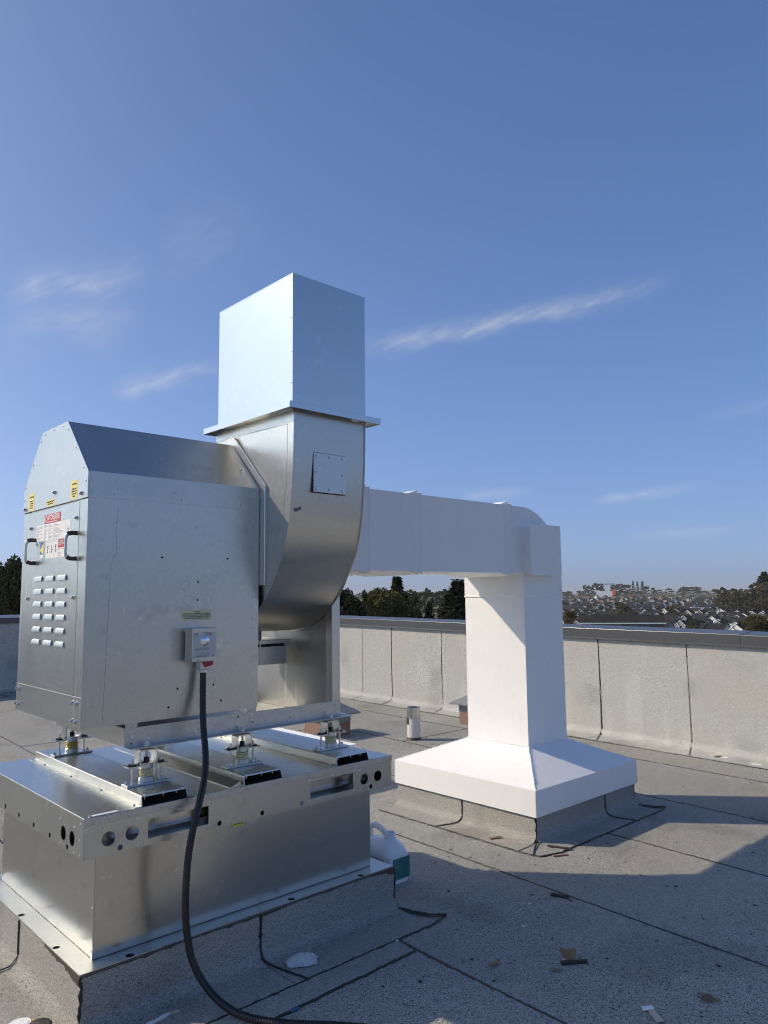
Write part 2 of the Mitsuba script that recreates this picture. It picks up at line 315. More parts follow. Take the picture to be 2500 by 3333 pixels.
for i in range(len(WS)-1):
    off = 0.003 + 0.003*(i % 2)
    obj('membrane_panel', loft(wall_profile(WS[i]+0.002, off), wall_profile(WS[i+1]-0.002, off)), 'wall_granules', pw, smooth=35)
    if i:
        y = WS[i]; pr = [(wx(y) - 0.005, y, zt(y)), (wx(y+0.03) - 0.006, y + 0.012*math.sin(i), 0.6), (wx(y) - 0.006, y - 0.01, 0.07)]
        obj('seam_bead', ribbon(pr, (-1, 0, 0), 0.011, 0.6, 0.004, seed=100+i), 'bitumen', pw)
        obj('seam_bead', ribbon([(wx(y) - 0.03, y - 0.01, 0.034), (wx(y) - 0.10, y - 0.03, 0.013), (wx(y) - 0.33, y - 0.13, 0.011)], (0, 0, 1), 0.009, 0.6, seed=200+i), 'bitumen', pw)
yy = np.linspace(-6.8, 14.2, 80)
obj('seam_bead', ribbon(np.c_[[wx(y) - 0.335 + 0.008*math.sin(y*2.3) for y in yy], yy, 0*yy + 0.002], (0, 0, 1), 0.016, 0.7, seed=77), 'bitumen', pw)
def coping_profile(y):
    x, z = wx(y), zt(y)
    return [(x-0.038, y, z), (x-0.038, y, z+0.100), (x-0.036, y, z+0.104), (x+0.30, y, z+0.128), (x+0.30, y, z+0.02), (x+0.29, y, z+0.02), (x+0.29, y, z+0.116), (x-0.030, y, z+0.092), (x-0.030, y, z+0.004)]
CJ = [-6.5, -3.4, -0.35, 3.045, 6.10, 9.15, 12.2, 14.75]
for i in range(len(CJ)-1):
    lift = 0.0 if i != 2 else -0.004
    a, b = [[(p[0] + (0.004 if i == 2 else 0), p[1], p[2] + lift) for p in coping_profile(y)] for y in (CJ[i], CJ[i+1])]
    cs = obj('coping_section', loft(a, b), 'coping_metal', pw)
    a, b = [[(wx(y)-0.038, y, zt(y)+0.003), (wx(y)-0.052, y, zt(y)-0.012), (wx(y)-0.046, y, zt(y)-0.014), (wx(y)-0.034, y, zt(y)-0.001)] for y in (CJ[i], CJ[i+1])]
    obj('drip_edge', loft(a, b), 'coping_metal', cs)
fw = thing('parapet_wall', 'shaded parapet wall at the far left, behind the fan cabinet', 'wall')
obj('core', box(-9, 8.25, WYB+0.01, WYB+0.4, -0.3, 1.22), 'bitumen', fw)
for i in range(15):
    x0 = -7.6 + i*1.05
    if x0 > 7.2: break
    f = [(0.0, 1.19), (0.0, 0.085), (-0.03, 0.025), (-0.065, 0.010), (-0.30, 0.006)]
    pr = lambda x: [(x, WYB + a - 0.004, b) for a, b in f] + [(x, WYB + a + 0.004, b - 0.006) for a, b in f[::-1]]
    obj('membrane_panel', loft(pr(x0+0.006), pr(x0+1.044)), 'wall_granules', fw, smooth=35)
for i in range(5):
    x0 = -8 + i*3.25; pr = lambda x: [(x, WYB-0.038, 1.17), (x, WYB-0.038, 1.270), (x, WYB+0.42, 1.312), (x, WYB+0.42, 1.20), (x, WYB+0.41, 1.20), (x, WYB-0.03, 1.262), (x, WYB-0.03, 1.17)]
    obj('coping_section', loft(pr(x0+0.002), pr(x0+3.248)), 'coping_metal', fw)

# ------------------------------------------------------------------ roof curbs wrapped in membrane
def curb(key, x0, x1, y0, y1, h, flare, seams_x, seams_y, seed):
    obj('core', box(x0+0.004, x1-0.004, y0+0.004, y1-0.004, -0.005, h-0.004), 'bitumen', key)
    def prof(along, horiz):                    # horiz: 'y' faces -y, 'x' faces -x, 'X' faces +x
        f = [(0.0, h), (0.0, 0.060), (-0.012, 0.030), (-0.035, 0.012), (-0.07, 0.006), (-flare, 0.005)]
        g = f + [(a + 0.005, b - 0.006) for a, b in f[::-1]]
        return [{'y': (along, y0 + a, b), 'Y': (along, y1 - a, b), 'x': (x0 + a, along, b), 'X': (x1 - a, along, b)}[horiz] for a, b in g]
    for hz, ss in (('y', [x0] + seams_x + [x1]), ('x', [y0] + seams_y + [y1]), ('X', [y0] + seams_y + [y1])):
        for i in range(len(ss)-1):
            a, b = ss[i] + 0.003*(i > 0), ss[i+1] - 0.003*(i < len(ss)-2)
            obj('membrane_panel', loft(prof(a, hz), prof(b, hz)), 'roof_granules', key, smooth=35)
        for s in ss[1:-1]:
            P = lambda d, z, k=0.0: {'y': (s + k, y0 - d, z), 'x': (x0 - d, s + k, z), 'X': (x1 + d, s + k, z)}[hz]
            U = {'y': (0, -1, 0.3), 'x': (-1, 0, 0.3), 'X': (1, 0, 0.3)}[hz]
            obj('seam_bead', ribbon([P(0.004, h-0.004), P(0.003, 0.06)], U, 0.009, 0.7, 0.003, 0.012, seed+int(s*10)), 'bitumen', key)
            obj('seam_bead', ribbon([P(0.004, 0.055), P(0.03, 0.022), P(0.08, 0.010, 0.015), P(flare, 0.009, 0.06)], (0, 0, 1), 0.008, 0.6, 0.003, 0.015, seed+9+int(s*10)), 'bitumen', key)
    c = 0.10
    obj('corner_patch', plate(Polygon([(x0, y0), (x0 - flare, y0 - 0.03), (x0 - flare*0.9, y0 - flare*0.75), (x0 - 0.02, y0 - flare)]).buffer(-0.01).buffer(0.01), 'z', 0.001, 0.006), 'roof_granules', key)
    q = flare/0.262; tip = (x1 + .125*q, y0 - .243*q)
    obj('corner_patch', plate(Polygon([(x1 - .002, y0 + 0.4), (x1 - .002, y0), (x1 + .030*q, y0 - .11*q), (x1 + .066*q, y0 - .20*q), tip, (x1 + .136*q, y0 - .19*q), (x1 + .14*q, y0 + .13*q), (x1 + .14*q, y0 + 0.4)]).buffer(-0.008).buffer(0.008), 'z', 0.006, 0.006), 'roof_granules', key)
    e = [(x0 - flare, y1, 0.003), (x0 - flare, y0 - 0.04, 0.003), (x0 - flare*0.9, y0 - flare*0.8, 0.003), (x0 - 0.03, y0 - flare, 0.003), (x1 + 0.02, y0 - flare, 0.003), (tip[0], tip[1], 0.004)]
    obj('seam_bead', ribbon(e, (0, 0, 1), 0.012, 0.6, 0.004, 0.02, seed), 'bitumen', key)
    for (cx, cy) in ((x0, y0), (x1, y0)):
        obj('seam_bead', ribbon([(cx, cy, h-0.003), (cx, cy, 0.03)], (0.1 if cx == x1 else -0.4, -0.7, 0), 0.011, 0.7, 0.003, 0.012, seed+3), 'bitumen', key)
    obj('seam_bead', ribbon([(x1 - .004, y0 - .01, 0.014), (x1 + .026*q, y0 - .11*q, 0.013), (x1 + .064*q, y0 - .20*q, 0.013), (tip[0], tip[1], .012)], (0, 0, 1), 0.011, 0.9, 0.004, 0.015, seed+5), 'bitumen', key)
    obj('seam_bead', ribbon([(x0, y0, 0.045), (x0 - .03, y0 - .02, 0.018), (x0 - flare*.95, y0 - .115, 0.010)], (0, 0, 1), 0.009, 0.6, 0.003, 0.015, seed+6), 'bitumen', key)

rc = thing('roof_curb', 'dark granulated membrane curb under the galvanized fan base', 'roof curb')
curb(rc, 1.164, 2.768, 2.926, 4.238, 0.206, 0.262, [1.952], [3.62], 11)
wc = thing('roof_curb', 'pale granulated membrane curb under the white pyramid hood', 'roof curb')
curb(wc, 4.110, 5.357, 3.012, 4.290, 0.195, 0.205, [4.942], [3.642], 23)
# ragged bitumen smears below the metal flange
def smear(pts, d, c, key, seed):
    r = np.random.RandomState(seed); top, bot = [], []
    for (u, a, b) in pts: top.append((u, a)); bot.append((u, b))
    us = np.linspace(top[0][0], top[-1][0], 60); tz = np.interp(us, *zip(*top)); bz = np.interp(us, *zip(*bot)) - np.abs(np.convolve(r.randn(62), [.3, .5, .3], 'valid'))*0.004 - (r.rand(60) < 0.05)*0.006
    obj('bitumen_smear', facing(plate(Polygon(list(zip(us, tz)) + list(zip(us[::-1], bz[::-1]))).buffer(0), 'z', 0, 0.0025), d, c), 'bitumen_brown', key)
smear([(-3.30, 0.205, 0.199), (-3.15, 0.205, 0.192), (-3.08, 0.205, 0.198), (-3.00, 0.205, 0.178), (-2.95, 0.205, 0.172), (-2.926, 0.205, 0.180)], '-x', (1.162, 0, 0), rc, 1)
smear([(1.17, 0.205, 0.203), (1.5, 0.205, 0.204), (1.93, 0.205, 0.203), (1.96, 0.205, 0.194), (2.02, 0.205, 0.198), (2.1, 0.205, 0.204), (2.6, 0.205, 0.203), (2.72, 0.205, 0.190), (2.766, 0.205, 0.182)], '-y', (0, 2.924, 0), rc, 2)
# the narrow strip of membrane laid along the dark curb
obj('membrane_sheet', plate([(1.0, 2.515), (2.52, 2.53), (2.535, 2.665), (1.0, 2.655)], 'z', 0.0005, 0.004), 'roof_granules', 'flat_roof')
obj('seam_bead', ribbon([(1.0, 2.515, 0.003), (1.8, 2.518, 0.003), (2.52, 2.53, 0.003), (2.535, 2.66, 0.003)], (0, 0, 1), 0.013, 0.6, 0.004, seed=55), 'bitumen', 'flat_roof')

# ------------------------------------------------------------------ galvanized base (curb adapter) on the dark curb
eb = thing('equipment_base', 'galvanized sheet metal fan base with round and slotted cut-outs in its rim', 'equipment base')
DX0, DX1, DY0, DY1, DZ0, DZ1 = 1.159, 2.762, 2.931, 4.233, 0.615, 0.767
obj('pedestal_box', cbox(1.241, 2.680, 3.011, 4.157, 0.2125, 0.764, 0.002), 'galvanized_sheet', eb)
fl = rect(1.160, 2.766, 2.930, 4.240).difference(rect(1.243, 2.678, 3.013, 4.155))
fh = [(1.363, 2.950, .017), (2.137, 2.952, .016), (2.557, 2.948, .016), (1.178, 3.647, .014), (1.178, 3.22, .014), (1.178, 4.0, .014)]
flh = holes(fl, fh)
left = flh.intersection(rect(1.0, 1.2405, 2.9, 4.3).union(rect(1.0, 1.325, 2.9, 3.0125))); mid = flh.intersection(rect(1.3265, 2.60, 2.9, 3.0125)); right = flh.intersection(rect(2.6015, 2.9, 2.9, 4.3).difference(rect(2.5, 2.678, 3.013, 4.3))); back = flh.intersection(rect(1.2425, 2.60, 4.1, 4.3))
for g in (left, mid, right, back):
    for q in getattr(g, 'geoms', [g]):
        if q.area > 1e-4: obj('flange', plate(q, 'z', 0.2065, 0.005), 'galvanized', eb)
for (x, y, r) in fh: obj('hole_liner', facing(cyl(r*0.99, 0.003, 16), '+z', (x, y, 0.2015)), 'black_void', eb)
obj('corner_strip', plate(rect(3.011, 3.030, 0.214, 0.612), 'x', 1.2385, 0.0025), 'galvanized_streaked', eb)
screws('screw', eb, [(3.021, 0.57), (3.021, 0.40), (3.021, 0.24), (4.150, 0.404), (4.150, 0.239)], '-x', 1.2385, rivet(0.005))
obj('seam_rib', cbox(1.30, 2.62, 3.0085, 3.011, 0.2165, 0.2195, 0.001), 'galvanized', eb)
# rim
fr = holes(rect(1.1615, 2.7595, DZ0, 0.7382), [(1.256, .676, .0275), (1.351, .677, .0275), (1.303, .633, .0105), (1.742, .633, .0105), (1.960, .633, .0105), (2.179, .633, .0105), (2.570, .677, .026), (2.663, .678, .026), (2.615, .634, .0105)],
           [(1.417, 1.689, .641, .716, .002), (2.230, 2.497, .642, .720, .002)])
obj('front_rim', plate(fr, 'y', DY0, 0.0025), 'galvanized', eb)
lf = holes(rect(DY0 + 0.0026, DY1, DZ0, DZ1 - 0.003), [(3.869, .636, .0105), (3.675, .635, .0105), (3.480, .634, .0105), (3.286, .633, .0105), (3.092, .631, .0105), (3.137, .674, .0275), (3.045, .673, .0275)])
obj('left_rim', plate(lf, 'x', DX0, 0.0025), 'galvanized_streaked', eb)
obj('right_rim', plate(rect(DY0 + 0.0026, DY1, DZ0, DZ1 - 0.003), 'x', DX1 - 0.0025, 0.0025), 'galvanized', eb)
obj('back_rim', plate(rect(DX0 + 0.003, DX1 - 0.003, DZ0, DZ1 - 0.003), 'y', DY1 - 0.0025, 0.0025), 'galvanized', eb)
obj('front_lip', cbox(DX0 - 0.001, 1.7945, DY0 - 0.0022, DY0 + 0.0, 0.7388, DZ1, 0.0008), 'galvanized_flecked', eb)
obj('front_lip', cbox(1.7960, DX1 + 0.001, DY0 - 0.0022, DY0 + 0.0, 0.7388, DZ1, 0.0008), 'galvanized_flecked', eb)
for i, (a, b) in enumerate(((DX0 + 0.001, 1.3725), (1.374, 1.879), (1.8805, 2.389), (2.3905, DX1 - 0.001))):
    obj('top_sheet', cbox(a, b, DY0 + 0.001, DY1 - 0.001, DZ1 - 0.0035, DZ1 - 0.0002*(i % 2), 0.0012), 'galvanized_sheet_top', eb)
obj('bottom_sheet', plate(rect(DX0 + 0.003, DX1 - 0.003, DY0 + 0.003, DY1 - 0.003).difference(rect(1.242, 2.679, 3.012, 4.156)), 'z', DZ0 + 0.0005, 0.002), 'galvanized', eb)
for z in (0.655, 0.700): obj('inner_shelf', box(1.30, 2.7, 2.985, 3.0105, z, z + 0.002), 'galvanized', eb)
screws('rivet', eb, [(1.227, .722), (1.226, .628), (1.381, .722), (1.379, .629), (1.410, .728), (1.410, .634), (1.555, .728), (1.554, .634), (1.698, .728), (1.697, .634), (2.222, .727), (2.221, .632), (2.365, .727), (2.362, .631), (2.508, .728), (2.507, .633), (2.541, .722), (2.539, .627), (2.693, .724), (2.693, .627)], '-y', DY0, rivet(0.0050))
screws('rivet', eb, [(3.172, .719), (3.166, .628), (3.022, .718), (3.017, .625), (2.962, .741), (2.965, .682), (2.963, .628)], '-x', DX0, rivet(0.0050))
for (cx, d, c, half) in ((1.303, '-y', DY0, 0.048), (2.616, '-y', DY0, 0.046), (3.091, '-x', DX0, 0.046)):
    for sgn in (1, -1):
        for o in ((-0.006, 0.0, 0.006) if cx == 1.303 else (0.0,)):
            m = cbox(-half, half, -0.0009, 0.0009, 0, 0.0012, 0.0004); m.apply_transform(trimesh.transformations.rotation_matrix(sgn*math.radians(48), [0, 0, 1])); m.apply_translation([o, 0, 0])
            obj('pressed_rib', facing(m, d, (cx, c, 0.676) if d == '-y' else (c, cx, 0.676)), 'galvanized_smooth', eb)
screws('screw', eb, [(1.19, 2.952)], '+z', DZ1, hexbolt(0.005, 0.004))
tp = obj('paper_strip', box(1.20, 1.30, 2.945, 2.962, DZ1, DZ1 + 0.0015), 'sticker_white', eb)
# hat channels that carry the isolators
RIS = [(1.392, 1.590), (1.871, 2.070), (2.400, 2.604)]
for i, (a, b) in enumerate(RIS):
    t, z0, z1 = 0.0025, DZ1 + 0.0005, 0.807; yb = 4.19
    sec = [(a-.030, z0), (a-.030, z0+t), (a-t, z0+t), (a, z1-t), (a+t, z1), (b-t, z1), (b, z1-t), (b+t, z0+t), (b+.030, z0+t), (b+.030, z0), (b, z0), (b-t, z1-2*t), (a+t, z1-2*t), (a, z0)]
    A = [(x, DY0 + 0.004 + 0.012*(z - z0)/(z1 - z0), z) for x, z in sec]; B = [(x, yb, z) for x, z in sec]
    ch = obj('support_channel', loft(A, B), 'galvanized', eb)
    obj('slot_liner', facing(cyl(0.0045, 0.0006, 12), '+z', (a + 0.04, 2.99, z1)), 'black_void', ch)
    obj('slot_liner', facing(cyl(0.0045, 0.0006, 12), '+z', (b - 0.03, 3.01, z1)), 'black_void', ch)
    for (u, v) in ((a + 0.055, 3.02), (b - 0.075, 3.02)): obj('slot_liner', box(u, u + 0.035, v, v + 0.0022, z1, z1 + 0.0005), 'black_void', ch)
    screws('rivet', ch, [(a + 0.02, 2.955), ((a+b)/2, 2.955), (b - 0.015, 2.955), (a + 0.10, 3.045)], '+z', z1, rivet(0.0040), 'bright_steel')
    screws('screw', ch, [(a - 0.018, y) for y in (2.97, 3.30, 3.65, 4.0)] + [(b + 0.018, y) for y in (2.97, 3.30, 3.65, 4.0)], '+z', z0 + t, hexbolt(0.0048, 0.004), 'bright_steel')
    for u in (a + 0.018, (a+b)/2, b - 0.04): obj('stud', facing(cyl(0.003, 0.014, 8), '+z', (u, 2.956, z1 - 0.017)), 'bright_steel', ch)
# one angle strip beside the middle channel
ang = [(1.797, 0.7672), (1.797, 0.770), (1.845, 0.790), (1.847, 0.7885), (1.850, 0.7672)]
obj('angle_strip', loft([(x, DY0 + 0.004, z) for x, z in ang], [(x, 4.15, z) for x, z in ang]), 'galvanized', eb)
qs = obj('inspection_tag', plate(rect(1.762, 1.984, 0.573, 0.606), 'y', 3.0095, 0.001), 'galvanized_smooth', eb)
obj('sticker', plate(rect(1.856, 1.913, 0.577, 0.606), 'y', 3.0085, 0.0008), 'sticker_lime', qs, 'lime green inspection sticker')
obj('lettering', text('QC PASSED', 0.011, '-y', (1.885, 3.0083, 0.590), 0.050), 'ink', qs)
for x in (1.848, 1.922): obj('score_line', box(x, x + 0.0015, 3.0085, 3.0095, 0.573, 0.606), 'ink_grey', qs)

# ------------------------------------------------------------------ six spring isolators between base and fan
def at(m, x=0, y=0, z=0): m = m.copy(); m.apply_translation([x, y, z]); return m
th = np.linspace(0, 2*math.pi*4.6, 150)
coil = tube(np.c_[0.0265*np.cos(th), 0.0265*np.sin(th), 0.029 + (0.0655 - 0.029)*th/th[-1]], 0.0034, 8)
bw, bt, by0, by1 = 0.0405, 0.005, -0.022, 0.030          # bracket half width, thickness, front and back
sec = [(-0.088, 0.075), (-0.088, 0.0802), (-bw, 0.0802), (-bw, 0.137), (-bw+0.006, 0.1435), (bw-0.006, 0.1435), (bw, 0.137), (bw, 0.0802), (0.088, 0.0802), (0.088, 0.075), (bw-bt, 0.075), (bw-bt, 0.1335), (bw-bt-0.004, 0.1385), (-bw+bt+0.004, 0.1385), (-bw+bt, 0.1335), (-bw+bt, 0.075)]
PARTS = [('base_plate', cbox(-0.0975, 0.0975, -0.034, 0.031, 0.0004, 0.0085, 0.002), 'zinc', False),
         ('lower_cup', lathe([(0.0005, 0.009), (0.033, 0.009), (0.0335, 0.011), (0.0335, 0.029), (0.032, 0.031), (0.0005, 0.031)], 28), 'zinc', 30),
         ('spring', coil, None, 60),
         ('upper_cup', lathe([(0.0005, 0.065), (0.029, 0.065), (0.030, 0.067), (0.030, 0.083), (0.033, 0.086), (0.033, 0.089), (0.030, 0.091), (0.014, 0.093), (0.0005, 0.093)], 28), 'zinc', 30),
         ('levelling_nut', facing(cyl(0.0125, 0.017, 6), '+z', (0, 0, 0.0925)), 'black_rubber', False),
         ('stud', facing(cyl(0.0048, 0.05, 10), '+z', (0, 0, 0.1)), 'dark_steel', 30),
         ('bracket', loft([(x, by0, z) for x, z in sec], [(x, by1, z) for x, z in sec]), 'zinc', False),
         ('top_bolt', trimesh.util.concatenate([at(hexbolt(0.0105, 0.012), 0, 0, 0.1570)]), 'zinc', False)]
for sx in (-1, 1):
    x = sx*0.0615
    PARTS += [('restraint_rod', facing(cyl(0.0046, 0.098, 10), '+z', (x, 0.002, 0.008)), 'zinc', 30),
              ('rod_nut', facing(cyl(0.0095, 0.007, 6, 0.0085), '+z', (x, 0.002, 0.0085)), 'zinc', False), ('lock_nut', facing(cyl(0.009, 0.007, 6), '+z', (x, 0.002, 0.0866)), 'zinc', False),
              ('rubber_washer', facing(cyl(0.0185, 0.0055, 16), '+z', (x, 0.002, 0.0806)), 'black_rubber', False),
              ('plate_bolt', facing(hexbolt(0.0085, 0.008), '+z', (sx*0.083, 0.012, 0.0085)), 'zinc', False)]
PL = [(n, mikit.ply(m, mt or 'spring_cream', smooth=s), mt) for n, m, mt, s in PARTS]
where = ['front left', 'front middle', 'front right', 'back left', 'back middle', 'back right']
lab = ['spring isolator under the near left corner of the fan rail, with cream yellow coil', 'spring isolator under the middle of the near fan rail, behind the black conduit', 'spring isolator under the right end of the near fan rail',
       'yellow coil spring isolator below the louvered end of the fan', 'spring isolator under the middle of the far fan rail', 'spring isolator under the right end of the far fan rail']
for i, (x, y) in enumerate([(1.500, 3.134), (1.980, 3.134), (2.517, 3.134), (1.500, 3.985), (1.980, 3.985), (2.517, 3.985)]):
    t = thing('spring_isolator', lab[i], 'vibration isolator', 'spring isolators under the fan')
    for n, p, mt in PL:
        q = dict(p)
        if mt is None: q['bsdf'] = {'type': 'ref', 'id': 'spring_yellow' if i == 3 else 'spring_cream'}
        put(q, n, t, T().translate([x, y, 0.8075]))

# ------------------------------------------------------------------ exhaust fan: rails, cabinet, hood, scroll, outlet
ef = thing('exhaust_fan', 'tall galvanized rooftop exhaust fan with louvered cabinet, curved scroll and square stack', 'exhaust fan')
LX0, LX1, LY0, LY1 = 1.219, 2.076, 3.153, 3.978
LZB, LZL, LZH, LZS, LZT, LYA, LYB = 1.063, 1.191, 2.027, 2.140, 2.400, 3.409, 3.733
RX0, RX1, RY0, RZB, RZT = 1.414, 2.610, 3.165, 0.961, 1.042
def rail(pts0, pts1, m='galvanized_flecked'): return obj('rail', loft(pts0, pts1), m, ef)
s = [(RY0, RZT), (RY0, RZB+.003), (3.105, RZB+.003), (3.105, RZB), (RY0+.003, RZB), (RY0+.003, RZT)]
fr = rail([(RX0, y, z) for y, z in s], [(RX1, y, z) for y, z in s])
sb = [(LY1+LY0-y, z) for y, z in s]; rail([(RX0, y, z) for y, z in sb], [(RX1, y, z) for y, z in sb])
rail([(RX0, RY0+.004, RZB+.0035), (RX0, RY0+.004, RZT), (RX0+.003, RY0+.004, RZT), (RX0+.003, RY0+.004, RZB+.0035)], [(RX0, 3.962, RZB+.0035), (RX0, 3.962, RZT), (RX0+.003, 3.962, RZT), (RX0+.003, 3.962, RZB+.0035)], 'galvanized')
re = [(RX1-.003, RZB+.0035), (RX1-.003, RZT), (RX1, RZT), (RX1, RZB+.0065), (RX1+.042, RZB+.0065), (RX1+.042, RZB+.0035)]
rail([(x, RY0+.004, z) for x, z in re], [(x, 3.962, z) for x, z in re], 'galvanized')
obj('lip_end', hull([(RX1+.001, 3.105, RZB), (RX1+.042, 3.107, RZB), (RX1+.001, 3.166, RZB), (RX1+.042, 3.166, RZB), (RX1+.001, 3.105, RZB+.003), (RX1+.042, 3.107, RZB+.003), (RX1+.001, 3.166, RZB+.003), (RX1+.042, 3.166, RZB+.003)]), 'galvanized', ef)
for (a, b, z0, z1) in ((RX0+.001, 1.470, 1.0425, 1.0625), (2.024, 2.075, 1.0425, 1.0625)): obj('rail_tab', cbox(a, b, RY0-.001, RY0+.003, z0, z1, .0006), 'galvanized_flecked', ef)
screws('screw', fr, [(1.444, 1.025), (1.445, 1.0), (1.523, .986), (1.749, .986), (2.053, 1.03), (2.054, 1.002), (1.974, .987), (2.583, 1.031), (2.583, 1.005), (2.583, .979)], '-y', RY0, trimesh.util.concatenate([lathe([(.0075, 0), (.0075, .001), (.0052, .0014), (.0052, .0035), (.0004, .0042)], 10)]), 'zinc')
for (x, z, r) in ((1.445, .975, .004), (1.975, 1.027, .0045), (2.054, .993, .004), (2.278, .99, .004), (2.504, .992, .004)): obj('hole_liner', facing(cyl(r, .0005, 12), '-y', (x, RY0, z)), 'black_void', fr)
obj('stencil_patch', plate(rect(2.37, 2.444, 1.004, 1.028), 'y', RY0-.0004, .0004), 'galvanized_smooth', fr, 'faint stamped lot code patch')
obj('floor_plate', box(RX0+.01, 2.556, RY0+.008, 3.95, .9645, .9675), 'galvanized_dull', ef)
# cabinet
cab = obj('cabinet', cbox(LX0+.006, LX1-.001, LY0+.0035, LY1-.0035, LZB, LZH, .002), 'galvanized', ef)
obj('side_panel', plate(rect(LX0+.004, LX1, LZB, LZH+.001), 'y', LY0, .003), 'galvanized', cab)
obj('side_panel', plate(rect(LX0+.004, LX1, LZB, LZH+.001), 'y', LY1-.003, .003), 'galvanized', cab)
obj('bottom_band', cbox(LX0-.002, LX0+.005, LY0-.001, LY1, LZB, LZL, .001), 'galvanized_streaked', cab)
obj('corner_post', cbox(LX0, LX0+.005, 3.8865, LY1, LZL+.001, LZH-.006, .001), 'galvanized_streaked', cab)
obj('corner_post', cbox(LX0, LX0+.005, LY0-.0005, 3.240, LZL+.001, LZH-.004, .001), 'galvanized_streaked', cab)
door = obj('door', cbox(LX0-.0015, LX0+.004, 3.2412, 3.8835, LZL+.001, 2.0165, .001), 'galvanized_streaked', cab)
screws('door_bolt', cab, [(3.269, 1.947), (3.854, 1.941), (3.274, 1.603), (3.859, 1.599)], '-x', LX0-.0015, hexbolt(.0075, .008), 'bright_steel')
screws('bolt', cab, [(3.956, 1.166), (3.917, 1.167), (3.960, 1.095), (3.921, 1.095), (3.236, 1.164), (3.193, 1.163), (3.233, 1.091), (3.194, 1.090)], '-x', LX0-.002, hexbolt(.0078, .008), 'bright_steel')
w, h, d = .0530, .0245, .0085      # louver: open below, a rounded roof falling back to the door
lv = hull([(-w, 0, 0), (w, 0, 0)] + [(sg*w*(1 - .20*(1 - math.cos(t))), h*math.sin(t)*.98, d*math.cos(t)) for t in np.linspace(0, math.pi/2, 7) for sg in (-1, 1)] + [(-w*.79, h, 0), (w*.79, h, 0)])
lvp = mikit.ply(facing(lv, '-x', (0, 0, 0)), 'galvanized_smooth', smooth=40); lvb = mikit.ply(facing(box(-w*.9, w*.9, -.0012, -.0006, .001, d*.9), '-x', (0, 0, 0)), 'black_void')
for r in range(6):
    for c in range(3):
        tw = T().translate([LX0-.0015, (3.717, 3.563, 3.414)[c], 1.681 - .0586*r]); k = put(lvp, 'louver', cab, tw)
for i, y in enumerate((3.786, 3.268)):
    x = LX0-.0015; pts = [(x+.002, y, 1.881), (x-.022, y, 1.881), (x-.036, y, 1.875), (x-.043, y, 1.857), (x-.044, y, 1.826), (x-.043, y, 1.795), (x-.036, y, 1.777), (x-.022, y, 1.771), (x+.002, y, 1.771)]
    pp = spline(pts, 40); rr = .0085 + .004*np.clip((np.abs(pp[:, 2]-1.826)-.032)/.02, 0, 1)
    rr = rr*.8; k = obj('handle', tube(pp[:10], rr[:10], 10), 'handle_black', cab, smooth=True); obj('handle', tube(pp[-10:], rr[-10:], 10), 'handle_black', cab, smooth=True)
    obj('handle_grip', tube(pp[8:-8], rr[8:-8]*.9, 10), 'zinc', cab, smooth=True)
# side panel details
F = LY0
for (x, z) in ((1.679, 1.652), (1.807, 1.653), (1.691, 1.587), (1.793, 1.588), (1.690, 1.211), (1.818, 1.208), (1.677, 1.145), (1.806, 1.147)):
    obj('knockout_ring', facing(ring(.0212, .0224, .0007), '-y', (x, F, z)), 'dark_steel', cab); obj('knockout_disc', facing(cyl(.0208, .0004, 20), '-y', (x, F, z)), 'galvanized', cab)
for (x, z) in ((1.561, 1.779), (1.743, 1.670), (1.742, 1.587), (1.649, 1.190), (1.607, 1.112), (1.831, 1.192), (1.873, 1.116), (1.899, 1.782)): obj('hole_liner', facing(cyl(.0052, .0006, 12), '-y', (x, F, z)), 'black_void', cab)
sc = lathe([(.0068, 0), (.0068, .001), (.0046, .0016), (.0040, .0036), (.0004, .0042)], 10)
screws('screw', cab, [(1.560, 1.714), (1.438, 1.639), (1.438, 1.445), (1.436, 1.281), (1.436, 1.117), (2.046, 1.641), (2.046, 1.448), (2.046, 1.286), (2.043, 1.122), (1.899, 1.715), (2.045, 1.970), (2.046, 1.819)], '-y', F, sc)
dm = trimesh.util.concatenate([ring(.0105, .0125, .0012), sc.copy()])
screws('dimple_screw', cab, [(1.439, 1.598), (1.439, 1.542), (1.438, 1.490), (2.042, 1.601), (2.043, 1.546), (2.044, 1.491)], '-y', F, dm)
obj('patch', plate(rect(2.021, 2.070, 1.864, 1.924), 'y', F-.0006, .0006), 'galvanized_smooth', cab)
# hood: gable shaped end plates, sloped sides, side lip
prof = [(LY0-.002, LZH), (LY0-.002, LZS), (LYA, LZT), (LYB, LZT), (LY1+.002, LZS), (LY1+.002, LZH)]
hd = obj('hood', loft([(LX0+.004, y, z) for y, z in prof], [(LX1, y, z) for y, z in prof]), 'scroll_metal', ef)
obj('end_plate', plate(Polygon([(y, z) for y, z in prof]), 'x', LX0-.004, .0075), 'galvanized', hd, smooth=False)
obj('edge_trim', tube([(LX0-.003, LY0-.002, LZS), (LX0-.003, LYA, LZT), (LX0-.003, LYB, LZT), (LX0-.003, LY1+.002, LZS)], .0018, 6), 'bright_steel', hd)
screws('rivet', hd, [(3.464, 2.388), (3.583, 2.389), (3.700, 2.387), (3.405, 2.364), (3.755, 2.360), (3.303, 2.264), (3.861, 2.258), (3.206, 2.162), (3.953, 2.153), (3.172, 2.100), (3.965, 2.092)], '-x', LX0-.004, rivet(.0050), 'bright_steel')
screws('bolt', hd, [(3.217, 2.049), (3.944, 2.042), (3.543, 2.087)], '-x', LX0-.004, hexbolt(.0080, .008), 'bright_steel')
screws('screw', hd, [(1.332, 2.048), (1.650, 2.048), (1.966, 2.048), (2.045, 2.104)], '-y', LY0-.002, dm)
